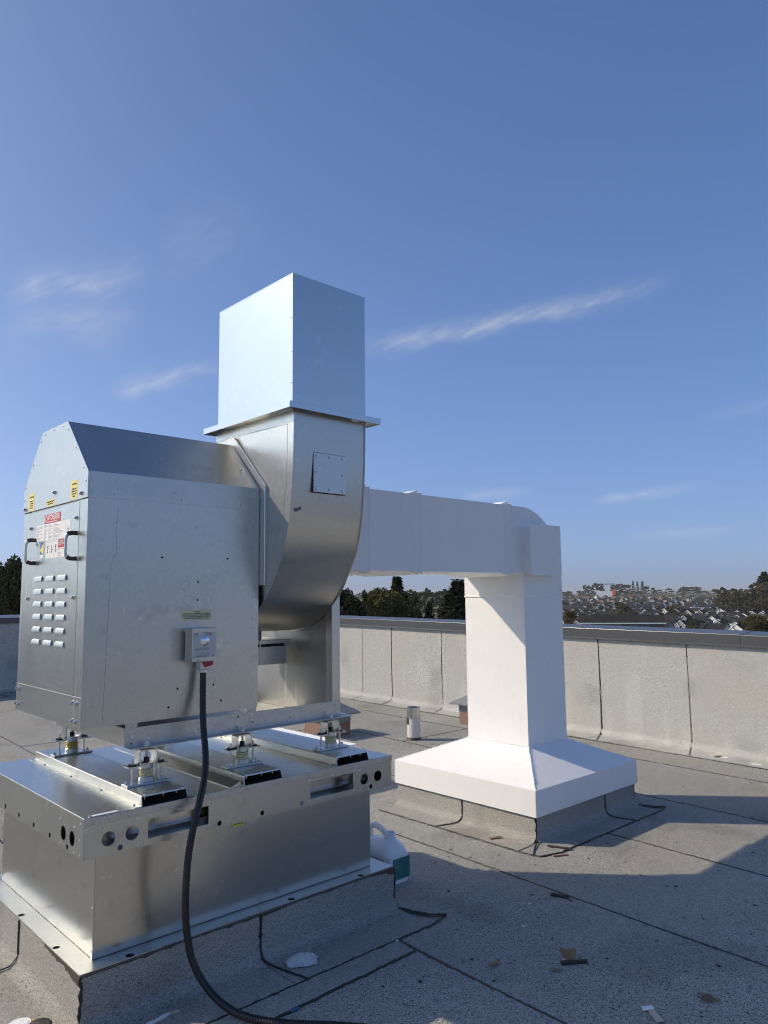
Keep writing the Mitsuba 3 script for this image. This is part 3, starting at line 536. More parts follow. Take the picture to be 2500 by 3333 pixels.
m = rivet(.006); v = np.array([0, -.26, .256]); m.apply_transform(trimesh.geometry.align_vectors([0, 0, 1], v/np.linalg.norm(v))); m.apply_translation([2.03, LY0+.10, LZS+.1015]); obj('screw', m, 'bright_steel', hd)
pent = [(3.107, 1.655), (3.107, 2.149), (3.403, 2.440), (3.742, 2.440), (4.022, 2.149), (4.022, 1.655)]
bp = obj('back_plate', plate(pent, 'x', 2.0785, .0145), 'galvanized_smooth', ef)
obj('edge_trim', tube([(2.079, y, z) for y, z in pent[:4]], .0022, 6), 'bright_steel', bp)
# scroll
SX0, SX1 = 2.096, 2.555
front = [(2.893, 2.497), (2.899, 2.256), (2.911, 2.10), (2.936, 1.935), (2.982, 1.800), (3.022, 1.733), (3.066, 1.660), (3.120, 1.597), (3.182, 1.542), (3.277, 1.478), (3.417, 1.425), (3.515, 1.408)]
cy, cz = 3.565, 1.996; backp = []
for k in range(1, 27):
    a = -math.pi/2 + k*math.radians(190)/26; r = .590 - .165*k/26; backp.append((cy + r*math.cos(a), cz + r*math.sin(a)))
curve = spline([(0, y, z) for y, z in front], 70)[:, 1:].tolist() + backp + [(3.605, 2.44), (3.605, 2.497)]
sp = Polygon(curve).buffer(0)
wrap = trimesh.creation.extrude_polygon(sp, SX1-SX0-.002, engine='earcut'); wrap.apply_transform(AX['x']); wrap.apply_translation([SX0+.001, 0, 0])
scr = obj('scroll', wrap, 'scroll_metal', ef, smooth=25)
rim = sp.buffer(.007).intersection(rect(2.0, 5, 1, 2.4965))
obj('side_sheet', plate(rim, 'x', SX0-.002, .0028), 'galvanized', scr); obj('side_sheet', plate(rim, 'x', SX1-.001, .0028), 'galvanized', scr)
seam = sp.buffer(-.043).intersection(rect(2, 5, 1, 2.462)); ln = np.array(seam.exterior.coords)[:, :2]
obj('seam_line', tube([(SX0-.0022, y, z) for y, z in ln[::2]], .0014, 6), 'galvanized_smooth', scr)
gk = obj('access_gasket', facing(cbox(-.104, .104, -.101, .101, -.012, .003, .001), '-y', (2.322, 2.899, 2.2075)), 'gasket_dark', scr)
ap = obj('access_plate', facing(cbox(-.1015, .1015, -.0985, .0985, .003, .0065, .001), '-y', (2.322, 2.899, 2.2075)), 'galvanized_smooth', scr, 'small square access plate held by eight bolts')
for (x, z) in ((-.083, .083), (0, .083), (.083, .083), (-.083, 0), (.083, 0), (-.083, -.083), (0, -.083), (.083, -.083)): obj('bolt', facing(hexbolt(.0062, .005), '-y', (2.322+x, 2.8925, 2.2075+z)), 'zinc', scr)
smy = Polygon([(2.120, 2.015), (2.128, 2.024), (2.140, 2.022), (2.152, 2.032), (2.166, 2.028), (2.160, 2.018), (2.146, 2.010), (2.128, 2.006)])
obj('tar_smudge', plate(smy, 'y', 2.9165, .004), 'ink_grey', scr)
# outlet stack with flange
OX0, OX1, OY0, OY1, OZB, OZT = 2.098, 2.570, 2.901, 3.602, 2.530, 3.197
ot = obj('stack', plate(rect(OX0, OX1, OY0, OY1).difference(rect(OX0+.002, OX1-.002, OY0+.002, OY1-.002)), 'z', 2.50, OZT-2.50), 'galvanized_bright', ef)
obj('corner_fold', cbox(OX0-.0012, OX0+.001, OY0-.0008, OY0+.024, OZB, OZT+.0005, .0005), 'galvanized_bright', ot); obj('top_hem', cbox(OX0-.001, OX0+.001, OY0+.02, OY1, OZT-.004, OZT+.0012, .0005), 'galvanized_bright', ot)
screws('screw', ot, [(OY0+.012, z) for z in (2.64, 2.80, 2.97, 3.165)], '-x', OX0-.0012, rivet(.0042), 'zinc')
GX0, GX1, GY0, GY1 = 2.040, 2.626, 2.842, 3.661
fg = obj('outlet_flange', plate(rect(GX0, GX1, GY0, GY1).difference(rect(OX0+.003, OX1-.003, OY0+.003, OY1-.003)), 'z', 2.522, .004), 'galvanized_bright', ef)
for (a, b, c, e) in ((GX0, GX1, GY0, GY0+.003), (GX0, GX1, GY1-.003, GY1), (GX0, GX0+.003, GY0+.0032, GY1-.0032), (GX1-.003, GX1, GY0+.0032, GY1-.0032)): obj('flange_rim', cbox(a, b, c, e, 2.496, 2.527, .0008), 'galvanized_bright', fg)
for (x, y) in [(GX0+.02, y) for y in (2.90, 3.14, 3.38, 3.61)] + [(x, GY0+.02) for x in (2.18, 2.34, 2.50)]: obj('stud', facing(cyl(.004, .020, 8), '+z', (x, y, 2.502)), 'dark_steel', fg)
# inlet end panel with its flanged post, grease drain and cup
EX = 2.558
ep = obj('end_panel', plate(rect(3.225, 3.93, .968, 1.93).difference(Point(3.565, 1.996).buffer(.3, 16)), 'x', EX+.004, .003), 'galvanized_dull', ef)
obj('panel_post', cbox(EX, RX1+.003, 3.1715, 3.2245, .968, 1.93, .0012), 'galvanized', ef); obj('panel_post', cbox(EX, RX1+.003, 3.9305, 3.960, .968, 1.93, .0012), 'galvanized', ef); obj('panel_post', cbox(EX, RX1+.003, 3.1715, 3.978, 1.9305, 1.96, .0012), 'galvanized', ef)
obj('drain_nipple', facing(cyl(.020, .075, 20), '+z', (2.385, 3.625, 1.352)), 'dark_steel', ef, smooth=30)
cup = thing('grease_cup', 'small galvanized grease box with lid hanging under the fan scroll', 'grease box')
obj('body', cbox(2.318, 2.496, 3.500, 3.740, 1.226, 1.324, .0015), 'galvanized_smooth', cup); obj('slot', box(2.330, 2.486, 3.510, 3.73, 1.3235, 1.3395), 'black_void', cup)
for (x, y) in ((2.318, 3.5), (2.488, 3.5), (2.318, 3.732), (2.488, 3.732)): obj('lid_post', box(x+.001, x+.007, y+.001, y+.007, 1.3235, 1.3400), 'galvanized_smooth', cup)
obj('lid', cbox(2.303, 2.513, 3.484, 3.756, 1.339, 1.3605, .0015), 'galvanized_smooth', cup)

# stickers on the louvered end
def st(parent, y0, y1, z0, z1, m, label, x=LX0-.0015, t=.0008): return obj('sticker', plate(rect(min(y0, y1), max(y0, y1), z0, z1), 'x', x-t, t*.9), m, parent, label)
def lines(parent, rows, y0, z0, dz, h, x, m='ink_grey', seed=0):      # fine print: rows of word-long dashes
    r = random.Random(seed); ms = []
    for i, (w, full) in enumerate(rows):
        u = 0
        while u < w*full: q = r.uniform(.006, .02); q = min(q, w*full-u); ms.append(facing(box(u, u+q*.85, -h/2, h/2, 0, .0003), '-x', (x, y0, z0-dz*i))); u += q
    return obj('fine_print', ms, m, parent, kind='stuff')
XH, XD = LX0-.004, LX0-.0015
k = st(hd, 3.342, 3.263, 2.034, 2.116, 'sticker_yellow', 'tall yellow caution sticker on the right', XH)
for s_, z, h_, w_ in (('ATTENTION', 2.099, .0075, .055), ('REMOVE FAN', 2.078, .0062, .052), ('MOTOR COVER', 2.067, .0062, .058), ('FOR LIFTING', 2.056, .0062, .054), ('POINTS', 2.045, .0062, .030)): obj('lettering', text(s_, h_, '-x', (XH-.0008, 3.3025, z), w_), 'ink', k)
k = st(hd, 3.896, 3.821, 2.031, 2.1145, 'sticker_yellow', 'tall yellow caution sticker on the left', XH)
for s_, z, h_, w_ in (('LOOSE ITEMS', 2.098, .0075, .058), ('All loose items', 2.078, .006, .054), ('are shipped', 2.067, .006, .046), ('within the', 2.056, .006, .042), ('motor cover', 2.045, .006, .046)): obj('lettering', text(s_, h_, '-x', (XH-.0008, 3.858, z), w_), 'ink', k)
k = st(hd, 3.648, 3.541, 2.032, 2.0595, 'sticker_yellow', 'small yellow sticker above the door', XH)
obj('lettering', text('TURN DISCONNECT SWITCH', .0058, '-x', (XH-.0008, 3.5945, 2.050), .092), 'ink', k); obj('lettering', text('OFF BEFORE LIFTING', .0058, '-x', (XH-.0008, 3.5945, 2.040), .072), 'ink', k)
k = st(cab, 3.667, 3.461, 1.9495, 1.992, 'sticker_red', 'red maker sign with white lettering', XD)
obj('lettering', text('C', .030, '-x', (XD-.0008, 3.645, 1.9735), .019), 'sticker_white', k); obj('lettering', text('APTIVE', .022, '-x', (XD-.0008, 3.588, 1.9765), .088), 'sticker_white', k)
obj('lettering', text('A', .030, '-x', (XD-.0008, 3.531, 1.9765), .022), 'sticker_white', k); obj('lettering', text('IRE', .022, '-x', (XD-.0008, 3.495, 1.9765), .046), 'sticker_white', k)
obj('fine_print', [facing(box(-.07, .07, -.0012, .0012, 0, .0003), '-x', (XD-.0008, 3.564, 1.9562))], 'sticker_white', k)
k = st(cab, 3.788, 3.337, 1.870, 1.9485, 'sticker_white', 'wide white data plate with ruled columns', XD)
for y in (3.668, 3.607, 3.542, 3.395): obj('rule', facing(box(-.0007, .0007, 1.872, 1.9465, 0, .0003), '-x', (XD-.0008, y, 0)), 'ink_grey', k)
for (y, w, sd) in ((3.780, .105, 1), (3.662, .048, 2), (3.600, .050, 3), (3.535, .130, 4)):
    rr = random.Random(sd); lines(k, [(w, rr.uniform(.3, 1) if i % 3 else rr.uniform(.0, .5)) for i in range(13)], y, 1.943, .0056, .0020, XD-.0008, 'ink_grey', sd)
def scrawl(parent, y, z0, z1, n, seed, w=.018):     # large stamped characters running upwards
    r = random.Random(seed); ms = []
    for i in range(n):
        z = z0 + (z1-z0)*i/n
        for q in range(3):
            if r.random() < .8: ms.append(facing(box(-w/2 + r.uniform(0, w*.6), w/2 - r.uniform(0, w*.5), 0, .0022, 0, .0003), '-x', (XD-.0008, y, z + q*(z1-z0)/n/3.2)))
        ms.append(facing(box(-w/2, -w/2+.003, 0, (z1-z0)/n*.75, 0, .0003), '-x', (XD-.0008, y, z)))
    obj('stamped_code', ms, 'ink', parent, kind='stuff')
scrawl(k, 3.366, 1.890, 1.922, 5, 3)
k = st(cab, 3.641, 3.481, 1.7855, 1.8655, 'sticker_white', 'white tag strips with stamped numbers below the data plate', XD)
for y in (3.588, 3.535): obj('rule', facing(box(-.0007, .0007, 1.787, 1.864, 0, .0003), '-x', (XD-.0008, y, 0)), 'ink_grey', k)
for i, y in enumerate((3.612, 3.560, 3.508)): scrawl(k, y, 1.808, 1.846, 6, 10+i); lines(k, [(.022, 1)], y+.012, 1.859, .01, .002, XD-.0008, 'ink_grey', i)
k = st(cab, 3.478, 3.392, 1.8285, 1.8665, 'sticker_red', 'red square instruction sticker', XD)
obj('lettering', text('FACTORY', .0075, '-x', (XD-.0008, 3.435, 1.857), .044), 'sticker_white', k); obj('lettering', text('DIRECT PARTS', .0085, '-x', (XD-.0008, 3.435, 1.846), .070), 'sticker_white', k); obj('lettering', text('888', .0055, '-x', (XD-.0008, 3.435, 1.835), .050), 'sticker_white', k) if False else None
k = st(cab, 3.476, 3.393, 1.7862, 1.8278, 'sticker_white', 'white lower half of the red instruction sticker', XD)
lines(k, [(.074, 1), (0, 0), (.03, 1), (.034, 1), (.032, 1)], 3.472, 1.822, .0075, .0024, XD-.0008, 'sticker_red', 5)
k = st(cab, 3.716, 3.668, 1.7905, 1.8645, 'sticker_blue', 'blue and yellow triangle sticker', XD)
obj('yellow_triangle', facing(plate([(0, .037), (.047, .073), (.047, .012)], 'z', 0, .0003), '-x', (XD-.0008, 3.7155, 1.7905)), 'sticker_yellow', k)
obj('white_foot', facing(plate([(0, 0), (.047, 0), (.047, .0145), (0, .0165)], 'z', 0, .0004), '-x', (XD-.0008, 3.7155, 1.7905)), 'sticker_white', k)
k = st(cab, 3.780, 3.737, 1.845, 1.8685, 'sticker_white', 'small white tag beside the left handle', XD); lines(k, [(.034, 1)], 3.776, 1.857, .01, .005, XD-.0008, 'ink_grey', 8)
k = obj('sticker', plate(rect(1.662, 1.815, 1.4925, 1.5405), 'y', F-.0009, .0008), 'sticker_cream', cab, 'wide cream attention sticker above the switch')
obj('lettering', text('ATTENTION', .0052, '-y', (1.738, F-.0009, 1.5325), .030), 'ink', k)
for i, (s_, w_) in enumerate((('IF FAN IS CONTROLLED BY AN EXTERNAL VFD, FAN DISCONNECT', .138), ('SWITCH MUST NOT BE OPERATED WHILE VFD IS IN THE RUN MODE.', .143), ('STOP VFD AND THEN OPERATE DISCONNECT SWITCH. FAILURE TO', .142), ('FOLLOW THESE INSTRUCTIONS MAY CAUSE VFD FAILURE.', .124))): obj('lettering', text(s_, .0042, '-y', (1.738, F-.0009, 1.5240-.0070*i), w_), 'ink', k)
# pencilled score line down the side panel
obj('pencil_line', tube([(1.352, F, 1.985), (1.345, F, 1.90), (1.349, F, 1.80), (1.325, F, 1.74), (1.322, F, 1.55), (1.318, F, 1.40), (1.312, F, 1.20), (1.309, F, 1.08)], .0007, 5), 'ink_grey', cab)

# ------------------------------------------------------------------ disconnect switch and black conduit
ds = thing('disconnect_switch', 'steel disconnect switch box with silver dome and red lever, screwed to the fan side panel', 'switch box')
SX, SZ = 1.733, 1.384; QX0, QX1, QZ0, QZ1, QY = 1.671, 1.7945, 1.309, 1.4585, 3.066
obj('back_box', cbox(QX0+.006, QX1-.004, QY+.03, F-.004, QZ0+.004, QZ1-.006, .0015), 'dark_steel', ds)
obj('cover', trimesh.util.concatenate([cbox(QX0, QX1, QY, QY+.066, QZ0, QZ1, .002)]), 'galvanized_smooth', ds)
obj('cover_lip', cbox(QX0-.002, QX1+.002, QY+.001, F-.001, QZ1-.014, QZ1+.002, .001), 'galvanized_smooth', ds)
k = obj('face_label', plate(rect(QX0+.005, QX1-.005, QZ0+.020, QZ1-.018), 'y', QY-.0006, .0005), 'sticker_grey', ds)
obj('dome', facing(lathe([(.0245, 0), (.0245, .002), (.0225, .006), (.017, .010), (.009, .0125), (.0003, .0135)], 28), '-y', (1.734, QY-.0006, 1.4035)), 'chrome', ds, smooth=True)
obj('logo_frame', facing(plate(rect(-.009, .009, -.0045, .0045).difference(rect(-.0075, .0075, -.0025, .0025)), 'z', 0, .0003), '-y', (1.690, QY-.0006, 1.4335)), 'ink', k)
def lines_y(parent, rows, x0, z0, dz, h, y, m='ink', seed=0):
    r = random.Random(seed); ms = []
    for i, (o, w) in enumerate(rows):
        u = o
        while u < o+w: q = min(r.uniform(.004, .011), o+w-u); ms.append(facing(box(u, u+q*.85, -h/2, h/2, 0, .0003), '-y', (x0, y, z0-dz*i))); u += q
    obj('fine_print', ms, m, parent, kind='stuff')
lines_y(k, [(0, .052), (.018, .034), (.022, .030)], 1.719, 1.4385, .0042, .0020, QY-.0006, 'ink', 1)
lines_y(k, [(0, .066), (0, .075), (0, .074)], 1.684, 1.3715, .0046, .0017, QY-.0006, 'ink', 2)
lines_y(k, [(0, .062), (0, .068), (.004, .060), (0, .066)], 1.690, 1.3495, .0046, .0016, QY-.0006, 'ink_grey', 3)
for (x, r) in ((1.685, .0030), (1.697, .0026)): obj('round_mark', facing(ring(r*.6, r, .0003), '-y', (x, QY-.0006, 1.4205)), 'ink', k)
for s_, x in (('OFF', 1.684), ('HP', 1.703), ('MAX', 1.722), ('AC', 1.739), ('ON', 1.777)): obj('lettering', text(s_, .0048, '-y', (x, QY-.0006, 1.3325)), 'ink', k)
screws('screw', ds, [(1.7225, QZ1-.008), (1.683, QZ0+.010), (1.7865, QZ0+.011)], '-y', QY, trimesh.util.concatenate([cyl(.0036, .0016, 12)]), 'zinc')
obj('hole_liner', facing(cyl(.0030, .0005, 12), '-y', (1.7005, QY, QZ0+.010)), 'black_void', ds)
obj('red_lever', hull([(1.737, 3.075, 1.311), (1.782, 3.075, 1.311), (1.737, 3.100, 1.311), (1.782, 3.100, 1.311), (1.783, 3.073, 1.296), (1.776, 3.073, 1.290), (1.744, 3.073, 1.283), (1.738, 3.073, 1.300), (1.776, 3.098, 1.290), (1.744, 3.098, 1.283)]), 'red_plastic', ds)
obj('connector', trimesh.util.concatenate([cbox(1.7265, 1.7745, 3.084, 3.132, 1.272, 1.3095, .004), facing(cyl(.0185, .030, 16), '+z', (1.7505, 3.108, 1.258))]), 'zinc', ds)
cp = spline([(1.7505, 3.108, 1.29), (1.750, 3.106, 1.23), (1.742, 3.090, 1.13), (1.722, 3.040, 1.00), (1.690, 2.965, .90), (1.640, 2.900, .80), (1.592, 2.858, .72), (1.550, 2.835, .60), (1.532, 2.825, .48), (1.530, 2.822, .36), (1.540, 2.82, .26), (1.560, 2.80, .16), (1.587, 2.735, .085), (1.625, 2.640, .035), (1.68, 2.53, .019), (1.76, 2.42, .017), (1.86, 2.31, .017), (2.0, 2.12, .017), (2.12, 1.86, .017), (2.15, 1.6, .017), (2.1, 1.2, .017), (1.9, .8, .017)], 620)
ss = np.arange(620); solo('conduit', tube(cp, .0142 + .0005*np.cos(ss*math.pi), 10), 'black_conduit', 'black flexible conduit hanging from the switch box down to the roof', 'conduit', smooth=False)

# ------------------------------------------------------------------ white duct: run, elbow, riser, pyramid hood
wd = thing('white_duct', 'white coated rectangular duct running from the fan to a riser on a pyramid hood', 'duct')
PX0, PX1, PY0, PY1, PZC, EZB, EZT = 4.503, 4.988, 3.343, 3.910, 1.582, 1.749, 2.243
EJ = [2.612, 2.977, 3.424, 4.360]; W = 'white_coating'
def swell(x0, x1, a, b):        # one duct length, its sheets standing a little proud towards the joint
    m = hull([(x0, PY0-a, EZB-a), (x0, PY1+a, EZB-a), (x0, PY0-a, EZT+a), (x0, PY1+a, EZT+a), (x1, PY0-b, EZB-b), (x1, PY1+b, EZB-b), (x1, PY0-b, EZT+b), (x1, PY1+b, EZT+b)]); return m
for i in range(3):
    x0, x1 = EJ[i] + .001, EJ[i+1] - .001
    k = obj('duct_length', [swell(x0, x1-.075, .000, .000), swell(x1-.075, x1, .0, .012)], W, wd)
    for (z0, z1) in ((EZT, EZT+.030), (EZB-.022, EZB)):
        obj('joint_flange', hull([(x1-.10, PY0+.02, z0 if z0 > 2 else z1), (x1, PY0+.02, z0 if z0 > 2 else z1), (x1-.10, PY1-.02, z0 if z0 > 2 else z1), (x1, PY1-.02, z0 if z0 > 2 else z1), (x1-.006, PY0+.02, z1 if z0 > 2 else z0), (x1, PY0+.02, z1 if z0 > 2 else z0), (x1-.006, PY1-.02, z1 if z0 > 2 else z0), (x1, PY1-.02, z1 if z0 > 2 else z0)]), W, k)
    obj('joint_strip', [box(x1-.002, x1+.004, PY0-.0145, PY1+.0145, EZT-.002, EZT+.014), box(x1-.002, x1+.004, PY0-.0145, PY1+.0145, EZB-.0145, EZB+.002), box(x1-.002, x1+.004, PY0-.0142, PY0+.002, EZB, EZT)], W, k)
a = np.linspace(0, math.pi/2, 24); rr = PX1 - PX0
el = [(EJ[3]+.004, EZT-.001)] + [(PX0 + rr*math.sin(t), EZB + .0005 + (EZT-.001-EZB)*math.cos(t)) for t in a] + [(EJ[3]+.004, EZB)]
obj('elbow', plate(el, 'y', PY0-.0005, PY1-PY0+.001), W, wd, smooth=25)
rsr = obj('riser', [box(PX0, PX1, PY0, PY1, .47, EZB)], W, wd)
obj('collar', cbox(PX0-.007, PX1+.007, PY0-.007, PY1+.007, PZC-.007, PZC+.007, .002), W, wd)
obj('collar_sleeve', box(PX0-.0025, PX1+.0025, PY0-.0025, PY1+.0025, PZC, EZB-.022), W, wd)
ac = obj('access_box', cbox(4.512, 4.840, 3.262, PY0+.004, 1.757, 2.087, .004), W, wd)
obj('cover', cbox(4.480, 4.867, 3.2525, 3.2620, 1.732, 2.110, .002), W, ac)
bs = rivet(.0075)
screws('screw', ac, [(x, z) for x in (4.571, 4.680, 4.789) for z in (1.749, 2.093)] + [(x, z) for x in (4.500, 4.853) for z in (1.812, 1.922, 2.035)], '-y', 3.2525, bs, W)
HX0, HX1, HY0, HY1, HZB, HZT, PZB = 4.091, 5.376, 2.992, 4.310, .166, .335, .502
hp = [(HX0, HY0, HZT), (HX1, HY0, HZT), (HX1, HY1, HZT), (HX0, HY1, HZT), (PX0, PY0, PZB), (PX1, PY0, PZB), (PX1, PY1, PZB), (PX0, PY1, PZB)]
obj('hood', [hull(hp)], W, wd)
obj('skirt', [cbox(HX0, HX1, HY0, HY0+.003, HZB, HZT-.0005, .001), cbox(HX0, HX1, HY1-.003, HY1, HZB, HZT-.0005, .001), cbox(HX0, HX0+.003, HY0+.0035, HY1-.0035, HZB, HZT-.0005, .001), cbox(HX1-.003, HX1, HY0+.0035, HY1-.0035, HZB, HZT-.0005, .001)], W, wd)
def bead(p, q, r, n, seed):
    rs = np.random.RandomState(seed); p, q = np.array(p, float), np.array(q, float); ms = []
    for i in range(n):
        s = trimesh.creation.icosphere(1, r*rs.uniform(.5, 1.25)); s.apply_translation(p + (q-p)*(i + rs.rand())/n + rs.randn(3)*r*.35); ms.append(s)
    return ms
e = .002
obj('sealant_bead', bead((PX0-e, PY0-e, PZB), (HX0+.02, HY0+.02, HZT+.008), .0065, 110, 1) + bead((PX0-e, PY0, PZB), (PX0-e, PY1, PZB), .006, 90, 2) + bead((PX0, PY0-e, PZB), (PX1, PY0-e, PZB), .006, 50, 3) + bead((HX0, HY1, HZT), (PX0, PY1, PZB), .004, 60, 4), 'white_sealant', wd, kind='stuff')
obj('rivet_line', [facing(rivet(.004), '-x', (PX0-.0025, 3.90, z)) for z in np.arange(1.60, 1.74, .02)] + [facing(rivet(.004), '+x', (PX1+.0025, 3.35, z)) for z in np.arange(1.60, 1.74, .02)], 'white_sealant', wd, kind='stuff')
obj('ragged_edge', bead((EJ[0], PY1, EZB-.008), (EJ[2], PY1, EZB-.010), .006, 120, 6), 'white_sealant', wd, kind='stuff')

# ------------------------------------------------------------------ small things on the roof
jg = thing('plastic_jug', 'translucent white plastic jug with handle and teal label, on the roof behind the dark curb', 'jug')
def rr2(x0, x1, y0, y1, r, n=6):
    P = []
    for (cx, cy, a0) in ((x1-r, y1-r, 0), (x0+r, y1-r, 90), (x0+r, y0+r, 180), (x1-r, y0+r, 270)):
        for i in range(n): a = math.radians(a0 + 90*i/(n-1)); P.append((cx + r*math.cos(a), cy + r*math.sin(a)))
    return P
def stack(levels):
    v = []; f = []; n = len(levels[0][0])
    for P, z in levels: v += [(x, y, z) for x, y in P]
    for i in range(len(levels)-1):
        for j in range(n): k = (j+1) % n; f += [[i*n+j, i*n+k, (i+1)*n+k], [i*n+j, (i+1)*n+k, (i+1)*n+j]]
    for lv in (0, len(levels)-1):
        v.append(tuple(np.mean(v[lv*n:(lv+1)*n], 0))); c = len(v)-1
        for j in range(n): f.append([lv*n+j, lv*n+(j+1) % n, c])
    return trimesh.Trimesh(v, f, process=False)
JX0, JX1, JY0, JY1 = 2.922, 3.092, 3.136, 3.40
L = [(rr2(JX0+.01, JX1-.01, JY0+.01, JY1-.01, .03), 0.002), (rr2(JX0, JX1, JY0, JY1, .035), .014), (rr2(JX0, JX1, JY0, JY1, .035), .150), (rr2(JX0, JX1, JY0, JY1, .04), .160), (rr2(JX0+.004, JX1-.004, JY0+.004, JY1-.004, .045), .178), (rr2(JX0+.016, JX1-.014, JY0+.012, JY1-.012, .05), .200), (rr2(JX0+.032, JX1-.03, JY0+.024, JY1-.045, .05), .219), (rr2(JX0+.044, JX1-.044, JY0+.034, JY1-.13, .04), .232), (rr2(JX0+.052, JX1-.052, JY0+.046, JY1-.152, .032), .238)]
obj('body', stack(L), 'jug_plastic', jg, smooth=50)
nx, ny = 3.008, 3.215
obj('neck', at(lathe([(.030, .225), (.033, .238), (.033, .243), (.036, .245), (.036, .249), (.033, .251), (.033, .262), (.031, .266), (.027, .266), (.026, .24)], 28), nx, ny), 'jug_plastic', jg, smooth=35)
obj('handle', tube(spline([(3.006, 3.235, .240), (3.006, 3.262, .262), (3.006, 3.300, .277), (3.006, 3.345, .278), (3.006, 3.372, .262), (3.006, 3.378, .232), (3.006, 3.376, .195)], 30), .0165, 12), 'jug_plastic', jg, smooth=True)
lb = obj('label', plate(rect(JX0+.034, JX1-.006, .030, .143), 'y', JY0-.0012, .0010), 'jug_label_teal', jg, 'teal printed paper label on the right face')
lines_y(lb, [(0, .052)]*6 + [(.004, .040), (0, .050), (0, .03)], 3.024, .134, .0115, .0022, JY0-.0012, 'ink', 4)
obj('emblem', facing(ring(.006, .0085, .0004), '-y', (2.975, JY0-.0012, .122)), 'jug_label_grey', lb); obj('gold_line', facing(box(-.018, .018, -.001, .001, 0, .0003), '-y', (2.985, JY0-.0012, .100)), 'sticker_cream', lb)
obj('label', plate(rect(JY0+.034, JY1-.034, .030, .143), 'x', JX0-.0012, .0010), 'jug_label_grey', jg)

vp = thing('vent_pipe', 'short white plumbing vent pipe with bright metal cap standing on the roof', 'vent pipe'); VX, VY = 6.035, 6.040
obj('pipe', at(lathe([(.072, 0), (.072, .30), (.066, .30), (.066, 0)], 28), VX, VY), 'pipe_white', vp, smooth=30)
obj('cap', at(lathe([(.074, .235), (.079, .237), (.079, .250), (.074, .253), (.074, .352), (.070, .354), (.068, .352), (.068, .26)], 28), VX, VY), 'bright_steel', vp, smooth=30)
for (dx, z0, z1) in ((.0, .262, .345), (.030, .290, .318)): obj('clip', facing(cbox(-.012, .012, z0, z1, 0, .004, .001), '-x', (VX-.078, VY-.01-dx, 0)), 'bright_steel', vp)
obj('dark_inside', at(cyl(.0665, .002, 24), VX, VY, .335), 'black_void', vp)
rs = np.random.RandomState(5); a_ = np.linspace(0, 2*math.pi, 41)[:-1]; zz = .026 + .014*rs.rand(40)
obj('mastic', stack([([(VX + (.078 + .012*rs.rand())*math.cos(a), VY + .08*math.sin(a)) for a in a_], 0.0), ([(VX + .075*math.cos(a), VY + .075*math.sin(a)) for a in a_], .02), ([(VX + .0735*math.cos(a), VY + .0735*math.sin(a)) for a in a_], .03)]), 'bitumen_brown', vp)
obj('mastic', [at(box(-.004, .004, -.02, .02, .17, .235), VX-.071, VY+.02)], 'bitumen_brown', vp)
def roof_vent(x, y, w, label):
    t = thing('roof_vent', label, 'roof vent')
    obj('curb', cbox(x-w, x+w, y-w, y+w, 0, .150, .004), 'vent_curb_brown', t); obj('throat', cbox(x-w-.004, x+w+.004, y-w-.004, y+w+.004, .148, .235, .003), 'vent_hood_grey', t)
    o = w + .085; obj('hood', hull([(x-o, y-o, .240), (x+o, y-o, .240), (x-o, y+o, .240), (x+o, y+o, .240), (x-o, y-o, .255), (x+o, y-o, .255), (x-o, y+o, .255), (x+o, y+o, .255), (x-.05, y-.05, .395), (x+.05, y-.05, .395), (x-.05, y+.05, .395), (x+.05, y+.05, .395)]), 'vent_hood_grey', t)
roof_vent(7.165+.21, 6.155, .21, 'small grey hooded roof vent on a brown curb, half hidden behind the white riser')
roof_vent(5.372+.19, 6.985, .19, 'small grey hooded roof vent on a brown curb, seen under the fan rail')
cc = thing('white_curb_cap', 'low white painted curb cap on the roof just behind the galvanized base', 'curb cap')
obj('curb', box(3.20, 4.27, 5.03, 6.62, 0, .20), 'wall_granules', cc)
obj('cap', cbox(3.17, 4.305, 4.998, 6.65, .19, .332, .004), 'white_coating', cc)

# litter and debris on the membrane
def flake(pts, t, dz=0.0015, bend=.0, seed=0):
    m = plate(pts, 'z', 0, t); m = m.subdivide().subdivide(); r = np.random.RandomState(seed); v = m.vertices
    v[:, 2] += dz + bend*np.sin(v[:, 0]*40 + seed)*np.cos(v[:, 1]*35) + bend; return m
def stick(p, q, w, t, seed):
    p, q = np.array(p), np.array(q); d = (q-p)/np.linalg.norm(q-p); n = np.array([-d[1], d[0]]); r = np.random.RandomState(seed); k = 6; up = []; dn = []
    for i in range(k+1): c = p + (q-p)*i/k; up.append(c + n*w*r.uniform(.35, .65)); dn.append(c - n*w*r.uniform(.35, .65))
    return plate(Polygon(up + dn[::-1]).buffer(0), 'z', .001, t)
solo('wood_chip', stick((3.958, 3.270), (4.035, 3.240), .030, .012, 1), 'wood_brown', 'short brown bark chip lying in the sun before the white hood curb', 'wood chip')
solo('bark_strip', stick((4.105, 2.925), (4.165, 2.790), .024, .012, 2), 'bark_dark', 'long dark bark strip at the front corner of the white hood curb', 'bark')
solo('bark_strip', stick((3.990, 2.802), (4.070, 2.755), .016, .008, 3), 'vent_curb_brown', 'thin reddish bark strip beside the front corner of the white hood curb', 'bark')
solo('bark_strip', stick((3.485, 2.470), (3.512, 2.380), .022, .010, 4), 'bark_dark', 'short black bark strip in the shade beside a long roof seam', 'bark')
solo('bark_strip', stick((2.885, 2.005), (2.98, 1.935), .015, .012, 5), 'bark_dark', 'dark twig under the crumpled leaf', 'twig')
solo('dry_leaf', [flake([(2.905, 2.005), (2.94, 1.975), (2.975, 1.985), (2.985, 2.015), (2.95, 2.045), (2.92, 2.035)], (.002), .010, .020, 1)], 'leaf_brown', 'crumpled brown leaf on a dark twig', 'leaf')
